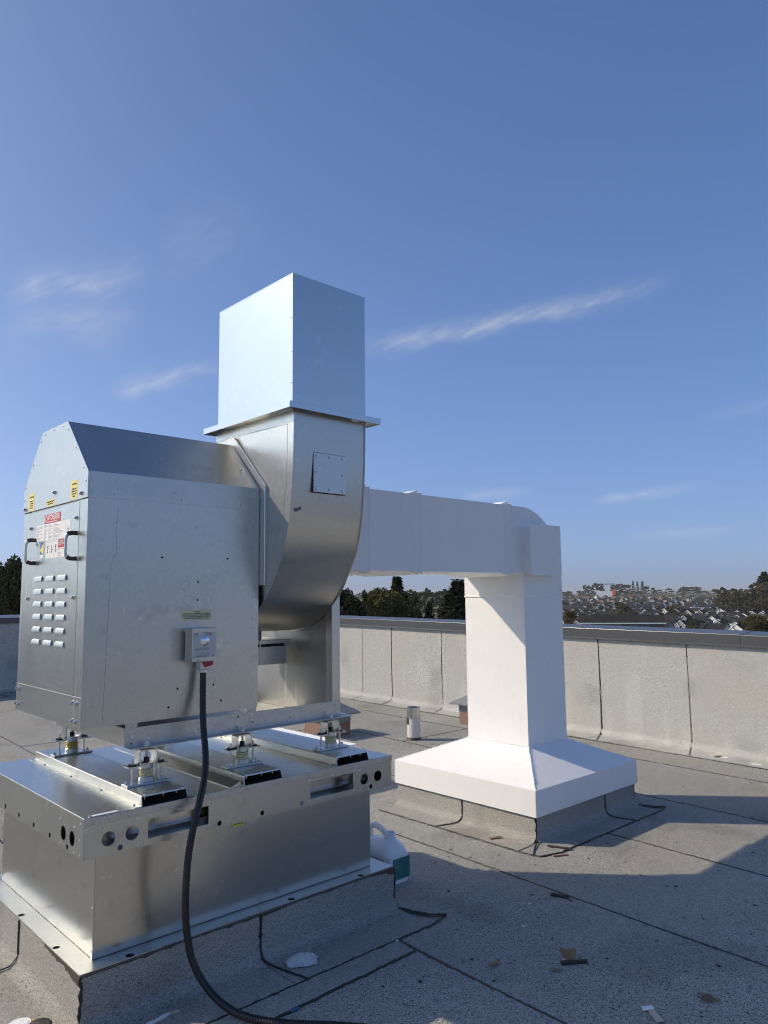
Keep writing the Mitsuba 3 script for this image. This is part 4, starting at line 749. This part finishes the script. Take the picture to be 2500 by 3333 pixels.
solo('dry_leaf', [flake([(2.638, 2.207), (2.65, 2.185), (2.712, 2.198), (2.705, 2.212), (2.665, 2.215)], .002, .006, .005, 2)], 'leaf_brown', 'curled tan leaf near the seam in the shade', 'leaf')
solo('dry_leaf', [flake([(2.80, 2.006), (2.81, 1.99), (2.84, 1.965), (2.838, 1.985), (2.815, 2.01)], .0015, .004, .004, 3)], 'leaf_brown', 'small split brown leaf in front of the dark twig', 'leaf')
solo('torn_label', [flake([(2.817, 1.597), (2.853, 1.572), (2.832, 1.547), (2.794, 1.574)], .0008, .003, .003, 4)], 'paper_white', 'torn white paper label at the lower right of the roof', 'paper')
solo('dry_leaf', [flake([(2.806, 1.562), (2.824, 1.548), (2.800, 1.515), (2.780, 1.482), (2.758, 1.50), (2.785, 1.54)], .0015, .004, .004, 5)], 'wood_pale', 'pale tan leaf touching the torn paper label', 'leaf')
gx, gy = np.meshgrid(np.linspace(-1, 1, 60), np.linspace(-1, 1, 60), indexing='ij'); q = np.stack([gx*1.6, gy*1.6, 0*gx], -1)
cr = np.abs(meshkit.fbm(q + 3.1, 4, 2) - 0.5)*2; c2 = np.abs(meshkit.noise(q*2.2 + 9, 5) - 0.5)*2; env = np.clip(1.15 - (gx**2 + (gy*1.1)**2)*0.9, 0, 1)
edge = 0.75 + 0.5*meshkit.noise(np.stack([np.arctan2(gy, gx)*1.4, 0*gx, 0*gx], -1), 8)
v = np.stack([gx*.066*edge + (c2 - .3)*.018, gy*.040*edge + (cr - .3)*.016, .006 + env*(.018 + .030*(1 - cr)*c2 + .014*(1 - c2))], -1).reshape(-1, 3)
ii = np.arange(60*60).reshape(60, 60); f = np.concatenate([np.stack([ii[:-1, :-1], ii[1:, :-1], ii[1:, 1:]], -1).reshape(-1, 3), np.stack([ii[:-1, :-1], ii[1:, 1:], ii[:-1, 1:]], -1).reshape(-1, 3)])
g = trimesh.Trimesh(v, f, process=False); g.apply_transform(trimesh.transformations.rotation_matrix(-.5, [0, 0, 1])); g.apply_translation([2.085, 2.785, .004])
solo('rag', g, 'rag_cloth', 'crumpled grey-white rag lying against the dark curb', 'rag', smooth=True)
st_ = thing('marking_stick', 'white painted wooden stick with bare end at the foot of the dark curb', 'stick')
obj('painted_part', stick((1.335, 2.800), (1.468, 2.822), .016, .010, 7), 'paper_white', st_); obj('bare_end', stick((1.4685, 2.822), (1.507, 2.816), .015, .010, 8), 'wood_pale', st_)
tm = thing('tape_measure', 'white, yellow and black tape measure cut off by the lower left edge', 'tape measure')
def disc(r, h, cx, cy, z0): return at(lathe([(.0005, 0), (r-.006, 0), (r, .006), (r, h-.006), (r-.006, h), (.0005, h)], 28), cx, cy, z0)
obj('case', disc(.050, .040, 1.035, 3.035, .003), 'tape_yellow', tm, smooth=30); obj('bumper', disc(.042, .012, 1.053, 3.010, .0435), 'black_rubber', tm, smooth=30); obj('side_plate', disc(.040, .006, 1.000, 3.075, .0435), 'paper_white', tm, smooth=30)
solo('blue_wrapper', [at(box(-.02, .02, -.006, .006, 0, .004), 1.836, 2.512, .004)], 'blue_plastic', 'small blue plastic scrap on the seam near the conduit', 'scrap')
sm = thing('tape_scrap', 'flat scrap of black and white tape at the foot of the sunlit parapet', 'tape')
obj('black_half', flake([(7.395, 3.300), (7.465, 3.285), (7.470, 3.235), (7.40, 3.245)], .001, .012), 'black_rubber', sm); obj('white_half', flake([(7.40, 3.243), (7.47, 3.233), (7.475, 3.170), (7.405, 3.185)], .001, .012), 'paper_white', sm)
solo('paper_scrap', flake([(7.33, 2.93), (7.37, 2.92), (7.365, 2.84), (7.335, 2.835)], .004, .006, .004, 6), 'paper_white', 'small white scrap on the seam at the foot of the parapet, right edge', 'paper')
solo('bark_strip', stick((7.56, 3.86), (7.585, 3.73), .012, .008, 9), 'bark_dark', 'thin dark twig at the foot of the sunlit parapet', 'twig')
chips = []
r = random.Random(12)
for i in range(420):
    x, y = r.uniform(2.2, 7.3), r.uniform(.8, 7.5); s = r.uniform(.003, .010)
    m = trimesh.creation.icosphere(0, 1.0); m.apply_scale([s*r.uniform(.6, 1.8), s, s*.35]); m.apply_transform(trimesh.transformations.rotation_matrix(r.uniform(0, 6.3), [0, 0, 1])); m.apply_translation([x, y, .002]); chips.append(m)
solo('bark_crumbs', chips[:330], 'bark_dark', 'small dark bark crumbs scattered over the roof', 'crumbs', kind='stuff')
solo('paint_flecks', chips[330:360], 'paper_white', 'tiny white flecks scattered over the roof', 'flecks', kind='stuff')
for i, (x, y) in enumerate(((3.887, 3.782), (3.852, 3.309), (2.525, 2.656), (3.321, 3.21))):
    m = trimesh.creation.icosphere(1, 1.0); m.apply_scale([.009, .007, .004]); m.apply_translation([x, y, .004]); solo('white_chip', m, 'paper_white', ['white chip on the seam at the left end of the white hood curb', 'white chip in the sun before the white hood curb', 'white chip where two seams meet in front of the dark curb', 'white chip in the shade right of the jug'][i], 'chip')

# ------------------------------------------------------------------ the suburb beyond: terrain, houses, trees, crane
def gz(x, y):                                           # ground height: a plain below the roof that rises slowly with distance
    d = math.hypot(x, y); t = min(max((d - 430) / 900, 0), 1); q = min(max((d - 1330) / 300, 0), 1); return -19.5 + 6.8*t*t*(3 - 2*t) + 6.5*q
def bearing(px): return YAW + math.atan((px - 1250) / FOC)
def spot(px, dist): a = bearing(px); x, y = dist*math.sin(a), dist*math.cos(a); return x, y, gz(x, y)
def ground_col(p, n, uv):
    a = fbm(p.x*0.03, p.y*0.03, 0, 4); b = fbm(p.x*0.4, p.y*0.4, 3, 3)
    return mix(mi.Color3f(0.060, 0.065, 0.032), mi.Color3f(0.16, 0.145, 0.11), smoothstep(0.45, 0.62, a)) * (0.7 + 0.6*b)
mat('ground_cover', two({'type': 'diffuse', 'reflectance': proc(ground_col)}))
R_ = [0, 25, 60, 120, 200, 300, 430, 550, 700, 850, 1000, 1200, 1330, 1480, 1630, 1900, 2500, 3200, 4000]; A_ = np.linspace(0, 2*math.pi, 73)[:-1]
v = [(r_*math.sin(a), r_*math.cos(a), gz(r_*math.sin(a), r_*math.cos(a))) for r_ in R_[1:] for a in A_] + [(0, 0, -19.5)]; f = []
for i in range(len(R_)-2):
    for j in range(72): k = (j+1) % 72; f += [[i*72+j, (i+1)*72+k, i*72+k], [i*72+j, (i+1)*72+j, (i+1)*72+k]]
f += [[len(v)-1, j, (j+1) % 72] for j in range(72)]
struct('ground', trimesh.Trimesh(v, f, process=False), 'ground_cover', 'plain far below the roof')

WALLS = {'white': (.74, .74, .72), 'pale grey': (.46, .47, .48), 'beige': (.42, .38, .31), 'dark grey': (.14, .15, .165), 'brown brick': (.26, .15, .11), 'blue grey': (.22, .26, .31)}
for k, c in WALLS.items(): plain('house_' + k.replace(' ', '_'), c, 0.8)
def shingle_col(p, n, uv):
    v = 0.022 + 0.012*noise(p.x*1.6, p.y*1.6, p.z*6) + 0.012*noise(p.x*0.3, p.y*0.3, 2); return mi.Color3f(v, v*1.0, v*1.04)
mat('house_roof', two({'type': 'diffuse', 'reflectance': proc(shingle_col)}))
plain('house_trim', (.78, .78, .77), 0.6); plain('house_window', (.03, .035, .045), 0.15); plain('house_door', (.10, .07, .06), 0.5)
def prism(x0, x1, y0, y1, z0, z1, zr, over=0.0):        # gable solid, ridge along x
    ym = (y0+y1)/2; return hull([(x0, y0, z0), (x0, y1, z0), (x1, y0, z0), (x1, y1, z0), (x0, y0, z1), (x0, y1, z1), (x1, y0, z1), (x1, y1, z1), (x0, ym, zr), (x1, ym, zr)])
def slab_roof(x0, x1, y0, y1, z1, zr, t=.22):           # two roof planes with thickness, ridge along x
    ym = (y0+y1)/2; A = [(y0, z1), (ym, zr), (y1, z1), (y1, z1+t), (ym, zr+t*1.2), (y0, z1+t)]
    return loft([(x0, y, z) for y, z in A], [(x1, y, z) for y, z in A])
def house_parts(seed):
    """Meshes of one house in its own frame: gable end faces -x. (name, mesh, material or None for the wall colour, near only)"""
    r = random.Random(seed); w = r.uniform(7.6, 9.4); L = r.uniform(10.5, 13); e = r.uniform(5.3, 5.9); p = r.uniform(.62, .85); zr = e + w/2*p; P = []
    style = (0, 1, 1, 2, 1, 1, 1, 0, 1)[seed % 9]; plain_front = seed in (2, 5, 6, 8)
    if style != 1:
        P.append(('wall', prism(0, L, -w/2, w/2, -1.5, e, zr), None)); P.append(('roof', slab_roof(-.45, L+.45, -w/2-.5, w/2+.5, e-.5*p, zr), 'house_roof'))
        gw = w*.46; g0 = -w/2+.3 if style == 0 else w/2-.3-gw; ge, gr = e-.6, e-.6+gw/2*(p+.25)
        P.append(('bay', prism(-1.3, 1.0, g0, g0+gw, -1.5, ge, gr), None)); P.append(('bay_roof', slab_roof(-1.7, 2.5, g0-.35, g0+gw+.35, ge-.35*(p+.25), gr, .2), 'house_roof'))
        rake = [(-w/2-.5, e-.5*p), (0, zr), (w/2+.5, e-.5*p)]; xs = -.48; x2 = -1.73; rk2 = [(g0-.35, ge-.35*(p+.25)), (g0+gw/2, gr), (g0+gw+.35, ge-.35*(p+.25))]
        wins = [(-.03, w*.10 if style == 0 else -w*.10, e-.9, 1.1, 1.4), (-1.33, g0+gw/2, ge-1.5, 1.3, 1.4), (-1.33, g0+gw/2, 1.4, 1.6, 1.5), (-.03, w*.18 if style == 0 else -w*.18, 1.5, 1.2, 1.3)]
    else:                                               # ridge across, with a wide front gable
        P.append(('wall', at(hull([(0, -w/2-1, -1.5), (0, w/2+1, -1.5), (L, -w/2-1, -1.5), (L, w/2+1, -1.5), (0, -w/2-1, e), (0, w/2+1, e), (L, -w/2-1, e), (L, w/2+1, e), (L/2, -w/2-1, e+L/2*.5), (L/2, w/2+1, e+L/2*.5)])), None))
        m = slab_roof(-w/2-1.4, w/2+1.4, -L/2-.5, L/2+.5, e-.25, e+L/2*.5+.02); m.apply_transform(trimesh.transformations.rotation_matrix(math.pi/2, [0, 0, 1])); P.append(('roof', at(m, L/2), 'house_roof'))
        gw = w*.50; g0 = -gw/2 + r.uniform(-2.0, 2.0); ge, gr = e-.2, e-.2+gw/2*(p+.1); rake = rk2 = []; xs = x2 = -1.63
        wins = [(-.03, -w/2+.2, e-1.2, 1.0, 1.2), (-.03, w/2-.2, 1.5, 1.0, 1.3)]
        if not plain_front:
            P.append(('bay', prism(-1.2, L*.4, g0, g0+gw, -1.5, ge, gr), None)); P.append(('bay_roof', slab_roof(-1.6, L*.45, g0-.4, g0+gw+.4, ge-.4*(p+.1), gr, .2), 'house_roof'))
            rake = rk2 = [(g0-.4, ge-.4*(p+.1)), (g0+gw/2, gr), (g0+gw+.4, ge-.4*(p+.1))]; wins += [(-1.23, g0+gw*.5, ge-.9, 1.5, 1.5), (-1.23, g0+gw*.5, 1.5, 1.8, 1.5)]
    def trim(rk, x): return trimesh.util.concatenate([loft([(x, a[0], a[1]-.12), (x, a[0], a[1]+.24), (x+.06, a[0], a[1]+.24), (x+.06, a[0], a[1]-.12)], [(x, b[0], b[1]-.12), (x, b[0], b[1]+.24), (x+.06, b[0], b[1]+.24), (x+.06, b[0], b[1]-.12)]) for a, b in zip(rk, rk[1:])])
    for a, b in (list(zip(rake, rake[1:])) + ([] if rk2 is rake else list(zip(rk2, rk2[1:])))):
        x = xs if (a, b) in list(zip(rake, rake[1:])) else x2
        P.append(('barge_board', trim([a, b], x), 'house_trim'))
    for (x, y, z, ww, hh) in wins:
        P.append(('window_frame', box(x-.05, x, y-ww/2-.12, y+ww/2+.12, z-hh/2-.12, z+hh/2+.12), 'house_trim')); P.append(('window', box(x-.08, x-.052, y-ww/2, y+ww/2, z-hh/2, z+hh/2), 'house_window'))
    P.append(('side_window', box(L*.3, L*.3+1.1, -w/2-(1.06 if style == 1 else .06), -w/2-(1.0 if style == 1 else 0), e-2.2, e-.9), 'house_window'))
    P.append(('door', box(-.09, -.01, w*.30 if style != 2 else -w*.36, (w*.30 if style != 2 else -w*.36)+1.0, -.2, 2.0), 'house_door'))
    return [(n, mikit.ply(m, mt or 'house_white'), mt) for n, m, mt in P]
VARIANTS = [house_parts(s_) for s_ in range(9)]
ORD = ['first', 'second', 'third', 'fourth', 'fifth', 'sixth', 'seventh', 'eighth', 'ninth', 'tenth', 'eleventh', 'twelfth', 'thirteenth', 'fourteenth', 'fifteenth', 'sixteenth', 'seventeenth', 'eighteenth', 'nineteenth', 'twentieth', 'twenty-first', 'twenty-second', 'twenty-third', 'twenty-fourth']
rh = random.Random(21); COLS = ['white']*6 + ['pale grey']*4 + ['beige']*4 + ['dark grey']*4 + ['brown brick']*2 + ['blue grey']*2
def add_house(x, y, rot, near, label, group):
    col = rh.choice(COLS) if near or rh.random() < .22 else rh.choice(['dark grey', 'dark grey', 'blue grey', 'beige', 'brown brick']); t = thing('house', label.replace('COL', col), 'house', group); z = gz(x, y)
    tw = T().translate([x, y, z]).rotate([0, 0, 1], rot).scale(.72)
    for n, p_, mt in VARIANTS[rh.randrange(9)]:
        if not near and (n in ('window_frame', 'door', 'side_window', 'window') or n == 'barge_board' and col != 'white'): continue
        q = dict(p_)
        if mt is None: q['bsdf'] = {'type': 'ref', 'id': 'house_' + col.replace(' ', '_')}
        put(q, n, t, tw)
ROWS = [352, 384, 418, 452, 490, 528, 570, 614, 668, 730, 806, 895, 1005, 1130, 1280]
lo, hi = math.tan(bearing(1815)), math.tan(bearing(2540))
for i, X in enumerate(ROWS):
    y0, y1 = X/hi, X/lo; step = 9.3 if i < 8 else 12.5 + (i-8)*1.0; n = int((y1-y0)/step); ph = rh.uniform(0, step)
    for j in range(n):
        y = y1 - ph*.6 - j*step
        if y < y0: break
        if rh.random() < .06: continue
        near = i < 8
        lab = f'COL gabled house, {ORD[min(j, 23)]} from the left in the {ORD[i]} row beyond the parapet' if i < 8 else 'small distant house with dark gabled roof in the far rows of the suburb'
        add_house(X + rh.uniform(-2.5, 2.5), y, rh.choice([0, 0, 0, 4, -5, 180 if i % 2 else 0]), near, lab, 'houses of the suburb' if i < 8 else 'far houses of the suburb')
for j, (px, d) in enumerate(((1372, 330), (1392, 318), (1412, 335), (1432, 322), (1450, 338), (1362, 365), (1384, 372), (1408, 378), (1430, 380), (1455, 385), (1478, 372))):
    x, y, z = spot(px, d); add_house(x, y, 8, True, f'COL gabled house between the trees under the white duct, {ORD[j]} of its group', 'houses seen under the white duct')
lh = thing('long_house', 'long low terrace with a pale gutter just above the parapet coping', 'terrace'); x, y, z = spot(2010, 300)
tw = T().translate([x, y, z+4.6]).rotate([0, 0, 1], math.degrees(-bearing(2010))+4)
put(mikit.ply(box(-15, 15, -4, 4, -5, 5.2), 'house_dark_grey'), 'wall', lh, tw); put(mikit.ply(slab_roof(-15.5, 15.5, -5, 5, 5.0, 7.8), 'house_roof'), 'roof', lh, tw); put(mikit.ply(box(-15.5, 15.5, -5.25, -5.02, 4.85, 5.3), 'house_trim'), 'gutter', lh, tw)

# far white hall with an orange end, and a tower crane
x, y, z = spot(1965, 1620); tw = T().translate([x, y, z]).rotate([0, 0, 1], math.degrees(-bearing(1965))); zt_ = 1.6 + (1937-1933)/FOC*1620 - z
hl = thing('white_hall', 'long white flat building with an orange end block on the skyline', 'hall')
plain('hall_white', (.80, .80, .80), .6); plain('hall_orange', (.70, .10, .03), .6)
put(mikit.ply(box(-19, 14, -5, 5, -2, zt_+.8), 'hall_white'), 'long_wing', hl, tw); put(mikit.ply(box(-18, -12, -4, 4, zt_+.8, zt_+2.2), 'hall_white'), 'roof_house', hl, tw); put(mikit.ply(box(12.5, 19, -5.5, 5.5, -2, zt_+3.8), 'hall_orange'), 'end_block', hl, tw)
x, y, z = spot(1960, 1750); cr_ = thing('tower_crane', 'white tower crane with dark jib above the skyline trees', 'crane'); tw = T().translate([x, y, z]).rotate([0, 0, 1], math.degrees(-bearing(1960)) + 8)
H = 1.6 + (1937-1911)/FOC*1790 - z
def lattice(p, q, w, n):
    p, q = np.array(p, float), np.array(q, float); d = (q-p)/np.linalg.norm(q-p); a = np.cross(d, [0.1, 1, .05]); a /= np.linalg.norm(a); b = np.cross(d, a); C = [(a*i + b*j)*w for i in (-1, 1) for j in (-1, 1)]; ms = [tube([p+c, q+c], .42, 4) for c in C]
    for i in range(n): s0, s1 = p + (q-p)*i/n, p + (q-p)*(i+1)/n; ms += [tube([s0+C[0], s1+C[1]], .24, 4), tube([s0+C[2], s1+C[3]], .24, 4), tube([s0+C[0], s1+C[2]], .24, 4), tube([s0+C[1], s1+C[3]], .24, 4)]
    return trimesh.util.concatenate(ms)
put(mikit.ply(lattice((0, 0, 0), (0, 0, H), 1.2, 14), 'hall_white'), 'mast', cr_, tw); put(mikit.ply(lattice((-10, 0, H), (24, 0, H+.3), .6, 18), 'vent_hood_grey'), 'jib', cr_, tw); put(mikit.ply(box(-11, -6, -1, 1, H-2, H+.2), 'vent_hood_grey'), 'counterweight', cr_, tw); put(mikit.ply(box(-1, 1.2, -1.5, 1, H-2.6, H-.4), 'hall_white'), 'cab', cr_, tw)

# ---- trees: trunk, limbs and a crown of many leaf clumps
for k, c in {'leaf_dark': (.034, .042, .018), 'leaf_mid': (.066, .072, .028), 'leaf_olive': (.105, .100, .038), 'leaf_autumn': (.130, .095, .034), 'leaf_conifer': (.036, .046, .022)}.items():
    mat(k, two({'type': 'diffuse', 'reflectance': rgb(*c)}))
plain('bark', (.09, .075, .06), .9)
def leaves(P, size, rs, flat=0.0, asp=.4):
    n = len(P); a = rs.randn(n, 3); a /= np.linalg.norm(a, axis=1, keepdims=True); b = np.cross(a, rs.randn(n, 3)); b /= np.linalg.norm(b, axis=1, keepdims=True)
    a[:, 2] *= (1-flat)*asp; b[:, 2] *= (1-flat)*asp
    s = size*rs.uniform(.6, 1.4, n)[:, None]; v = np.stack([P - a*s, P + b*s*.6, P + a*s, P - b*s*.6], 1).reshape(-1, 3); i = np.arange(n)[:, None]*4
    return trimesh.Trimesh(v, np.concatenate([i + [0, 1, 2], i + [0, 2, 3]]), process=False)
def broad_crown(n, leaf, seed, lobes=34):               # unit tree: crown about 1 wide, from z .3 to 1
    rs = np.random.RandomState(seed); C = []
    for i in range(lobes):
        t = rs.rand()**.8; a = rs.rand()*2*math.pi; R = .40*math.sqrt(max(1 - ((t - .30)/.72)**2, .02)); rr = R*rs.rand()**.4
        C.append((rr*math.cos(a), rr*math.sin(a), .32 + .60*t, rs.uniform(.07, .15)))
    C = np.array(C); k = rs.choice(lobes, n, p=C[:, 3]**2/np.sum(C[:, 3]**2)); d = rs.randn(n, 3); d /= np.linalg.norm(d, axis=1, keepdims=True)
    P = C[k, :3] + d*(C[k, 3]*(0.45 + 0.55*rs.rand(n)**.6))[:, None]*[1, 1, .36]; P[:, 2] = np.minimum(P[:, 2], 1.0)
    return leaves(P, leaf, rs)
def conifer_crown(n, leaf, seed, width=.20):
    rs = np.random.RandomState(seed); whorls = 22; P = []
    for i in range(n):
        w = int(rs.rand()**.8*whorls); z = .14 + .86*w/whorls; R = width*(1 - (z-.14)/.86)**.85*(.75 + .5*((w*7919) % 13)/13) + .008; t = rs.rand()**.6; a = (rs.randint(9) + .3*rs.randn())*2*math.pi/9 + w*1.7
        P.append((R*t*math.cos(a), R*t*math.sin(a), z + .012*rs.randn() - .10*R*t*2 + .02))
    return leaves(np.array(P), leaf, rs, .45, .7)
def limbs(seed, h=.85, r=.02, n=7, kind='broad'):
    rs = np.random.RandomState(seed); z = np.linspace(0, h, 8); ms = [tube(np.c_[.012*np.sin(z*7 + seed), .012*np.cos(z*5 + seed), z], r*(1 - .85*z/h), 7)]
    for i in range(n):
        z0 = rs.uniform(.28, .7)*h; a = rs.rand()*6.28; l = rs.uniform(.12, .28)*(.5 if kind == 'conifer' else 1); up = .1 if kind == 'conifer' else rs.uniform(.4, .9)
        ms.append(tube([(0, 0, z0), (l*.5*math.cos(a), l*.5*math.sin(a), z0 + l*up*.4), (l*math.cos(a), l*math.sin(a), z0 + l*up)], [r*.4, r*.28, r*.08], 5))
    return trimesh.util.concatenate(ms)
TREES = {}
for i in range(3):
    TREES['broad', i] = (limbs(i), broad_crown(9000, .020, 10+i)); TREES['conifer', i] = (limbs(20+i, .97, .014, 8, 'conifer'), conifer_crown(14000, .012, 30+i))
    fc = broad_crown(1500, .055, 50+i, 22); fc.vertices[:, 2] = 1 - (1 - fc.vertices[:, 2])*1.32; TREES['far', i] = (limbs(40+i, .8, .02, 3), fc); TREES['farcon', i] = (limbs(60+i, .95, .014, 3, 'conifer'), conifer_crown(900, .035, 70+i))
    TREES['dense', i] = (limbs(80+i), broad_crown(22000, .017, 90+i, 60))
TP = {k: (mikit.ply(a, 'bark'), mikit.ply(b, 'leaf_mid')) for k, (a, b) in TREES.items()}
rt = random.Random(4)
def tree(kind, leaf, px, top, dist, wide, label, group=None, v=None):
    """Top of the crown at pixel row top, wide = crown width in photo pixels."""
    x, y, z = spot(px, dist); h = 1.6 + (1937 - top)/FOC*dist - z; w = wide*(1.35 if kind == 'far' else 1)/FOC*dist; s = w/(.13 if kind == 'conifer' else .30 if kind == 'farcon' else .58 if kind == 'dense' else .72)
    t = thing('tree', label, 'tree', group); tw = T().translate([x, y, z-.3]).rotate([0, 0, 1], rt.uniform(0, 360)).scale([s, s, h+.3]); a, b = TP[kind, rt.randrange(3) if v is None else v]
    put(a, 'trunk', t, tw); put({**b, 'bsdf': {'type': 'ref', 'id': leaf}}, 'crown', t, tw)
for a_ in ((-35, 1776, 60, 120, 'leaf_olive', 'olive leafy tree at the left edge, beyond the shaded parapet'), (30, 1773, 66, 95, 'leaf_olive', 'olive brown tree just left of the louvered cabinet'), (92, 1783, 62, 85, 'leaf_mid', 'darker tree half hidden behind the louvered cabinet')): tree('dense', a_[4], a_[0], a_[1], a_[2], a_[3], a_[5], 'tall trees left of the fan')
for a_ in (('dense', 'leaf_dark', 1105, 1862, 75, 150, 'dark tree directly right of the curved fan scroll'), ('broad', 'leaf_mid', 1192, 1888, 95, 62, 'slim tree between the dark tree and the broad tree'), ('dense', 'leaf_olive', 1256, 1877, 100, 165, 'broad olive tree under the white duct'), ('conifer', 'leaf_mid', 1290, 1882, 104, 85, 'dark pointed conifer before the broad olive tree'),
           ('broad', 'leaf_mid', 1336, 1902, 120, 95, 'loose green tree right of the dark conifer'), ('conifer', 'leaf_conifer', 1392, 1962, 105, 40, 'low conifer before the houses under the duct'), ('conifer', 'leaf_conifer', 1487, 1895, 110, 120, 'dark conifer just left of the white riser'), ('dense', 'leaf_dark', 1462, 1962, 100, 90, 'dark bushy tree at the foot of the conifer by the white riser'), ('broad', 'leaf_mid', 1352, 1985, 90, 70, 'low tree behind the coping under the duct'),
           ('broad', 'leaf_autumn', 1846, 1976, 190, 60, 'brown green tree right beside the white riser'), ('broad', 'leaf_olive', 2008, 1962, 420, 50, 'olive tree among the houses below the crane'), ('broad', 'leaf_autumn', 2036, 1974, 430, 30, 'small brown tree beside the olive tree among the houses'), ('dense', 'leaf_olive', 2445, 1996, 185, 80, 'yellow green tree near the right edge just above the coping'), ('broad', 'leaf_autumn', 2175, 1972, 520, 34, 'brown tree before the middle rows of houses'),
           ('broad', 'leaf_olive', 2495, 2000, 200, 40, 'olive tree cut off by the right edge above the coping'), ('broad', 'leaf_mid', 2252, 2012, 330, 24, 'small green tree before a gabled house'), ('broad', 'leaf_mid', 2236, 2010, 335, 22, 'smaller green bush like tree beside it')): tree(*a_[:6], a_[6])
for px, top in ((1352, 1918), (1372, 1912), (1390, 1909), (1408, 1915), (1424, 1911), (1442, 1911), (1458, 1914), (1474, 1908), (1500, 1906), (1516, 1909)): tree('far', 'leaf_mid', px, top, 520, 24, 'hazy distant tree in the line behind the houses under the duct', 'tree line under the duct')
for kind, px, top, w in (('far', 1898, 1907, 14), ('far', 1908, 1912, 16), ('farcon', 1922, 1913, 14), ('far', 1935, 1904, 20), ('far', 1948, 1903, 20), ('far', 1993, 1908, 24), ('far', 2010, 1905, 24), ('far', 2034, 1910, 24), ('farcon', 2054, 1901, 14), ('farcon', 2068, 1903, 14), ('farcon', 2084, 1902, 18), ('far', 2096, 1916, 18), ('far', 2118, 1921, 10), ('farcon', 1842, 1929, 8)): tree(kind, 'leaf_mid', px, top, 1650, w, 'distant tree in the skyline cluster around the tower crane', 'skyline trees by the crane')
for i, (px, top, w) in enumerate(((2330, 1925, 30), (2344, 1919, 28), (2362, 1930, 30), (2380, 1924, 34), (2398, 1924, 34), (2420, 1927, 34), (2436, 1910, 30), (2450, 1906, 34), (2468, 1908, 34), (2490, 1905, 36), (2510, 1908, 36), (2408, 1934, 30), (2372, 1938, 30), (2478, 1925, 34))): tree('broad', ('leaf_olive', 'leaf_mid', 'leaf_autumn')[i % 3], px, top, 620 + 14*(i % 4), w, f'tree in the wood at the right edge, {ORD[i]} one of its line', 'wood at the right edge')
tree('conifer', 'leaf_conifer', 2481, 1882, 640, 40, 'tall pointed conifer above the wood at the right edge')
# far woods that close the horizon
rs = np.random.RandomState(8); W_ = []
for i in range(150):
    px = rs.uniform(1120, 2560); hgt = rs.uniform(9, 17)*(1.25 if 2160 < px < 2290 else .9 if px > 1830 else 1.0); x, y, z = spot(px, rs.uniform(1750, 2300)); m = TREES['far', i % 3][1].copy(); q = hgt/.95; m.apply_scale([q*1.6, q*1.6, q]); m.apply_translation([x, y, z]); W_.append(m)
solo('far_woods', W_, 'leaf_mid', 'far wooded ridge along the horizon', 'wood', kind='stuff')

# ------------------------------------------------------------------ thin air: far things fade a little
HZ = 0.00009
scene['haze_air'] = {'type': 'homogeneous', 'albedo': rgb(.94, .95, .96), 'sigma_t': HZ}
scene['haze'] = {'type': 'cube', 'to_world': T().translate([0, 0, 4.0]).scale([4200, 4200, 27.0]), 'bsdf': {'type': 'null'}, 'interior': {'type': 'ref', 'id': 'haze_air'}}
labels['haze'] = {'label': 'thin pale air between the roof and the far trees', 'category': 'haze', 'kind': 'stuff'}
scene['camera']['medium'] = {'type': 'ref', 'id': 'haze_air'}
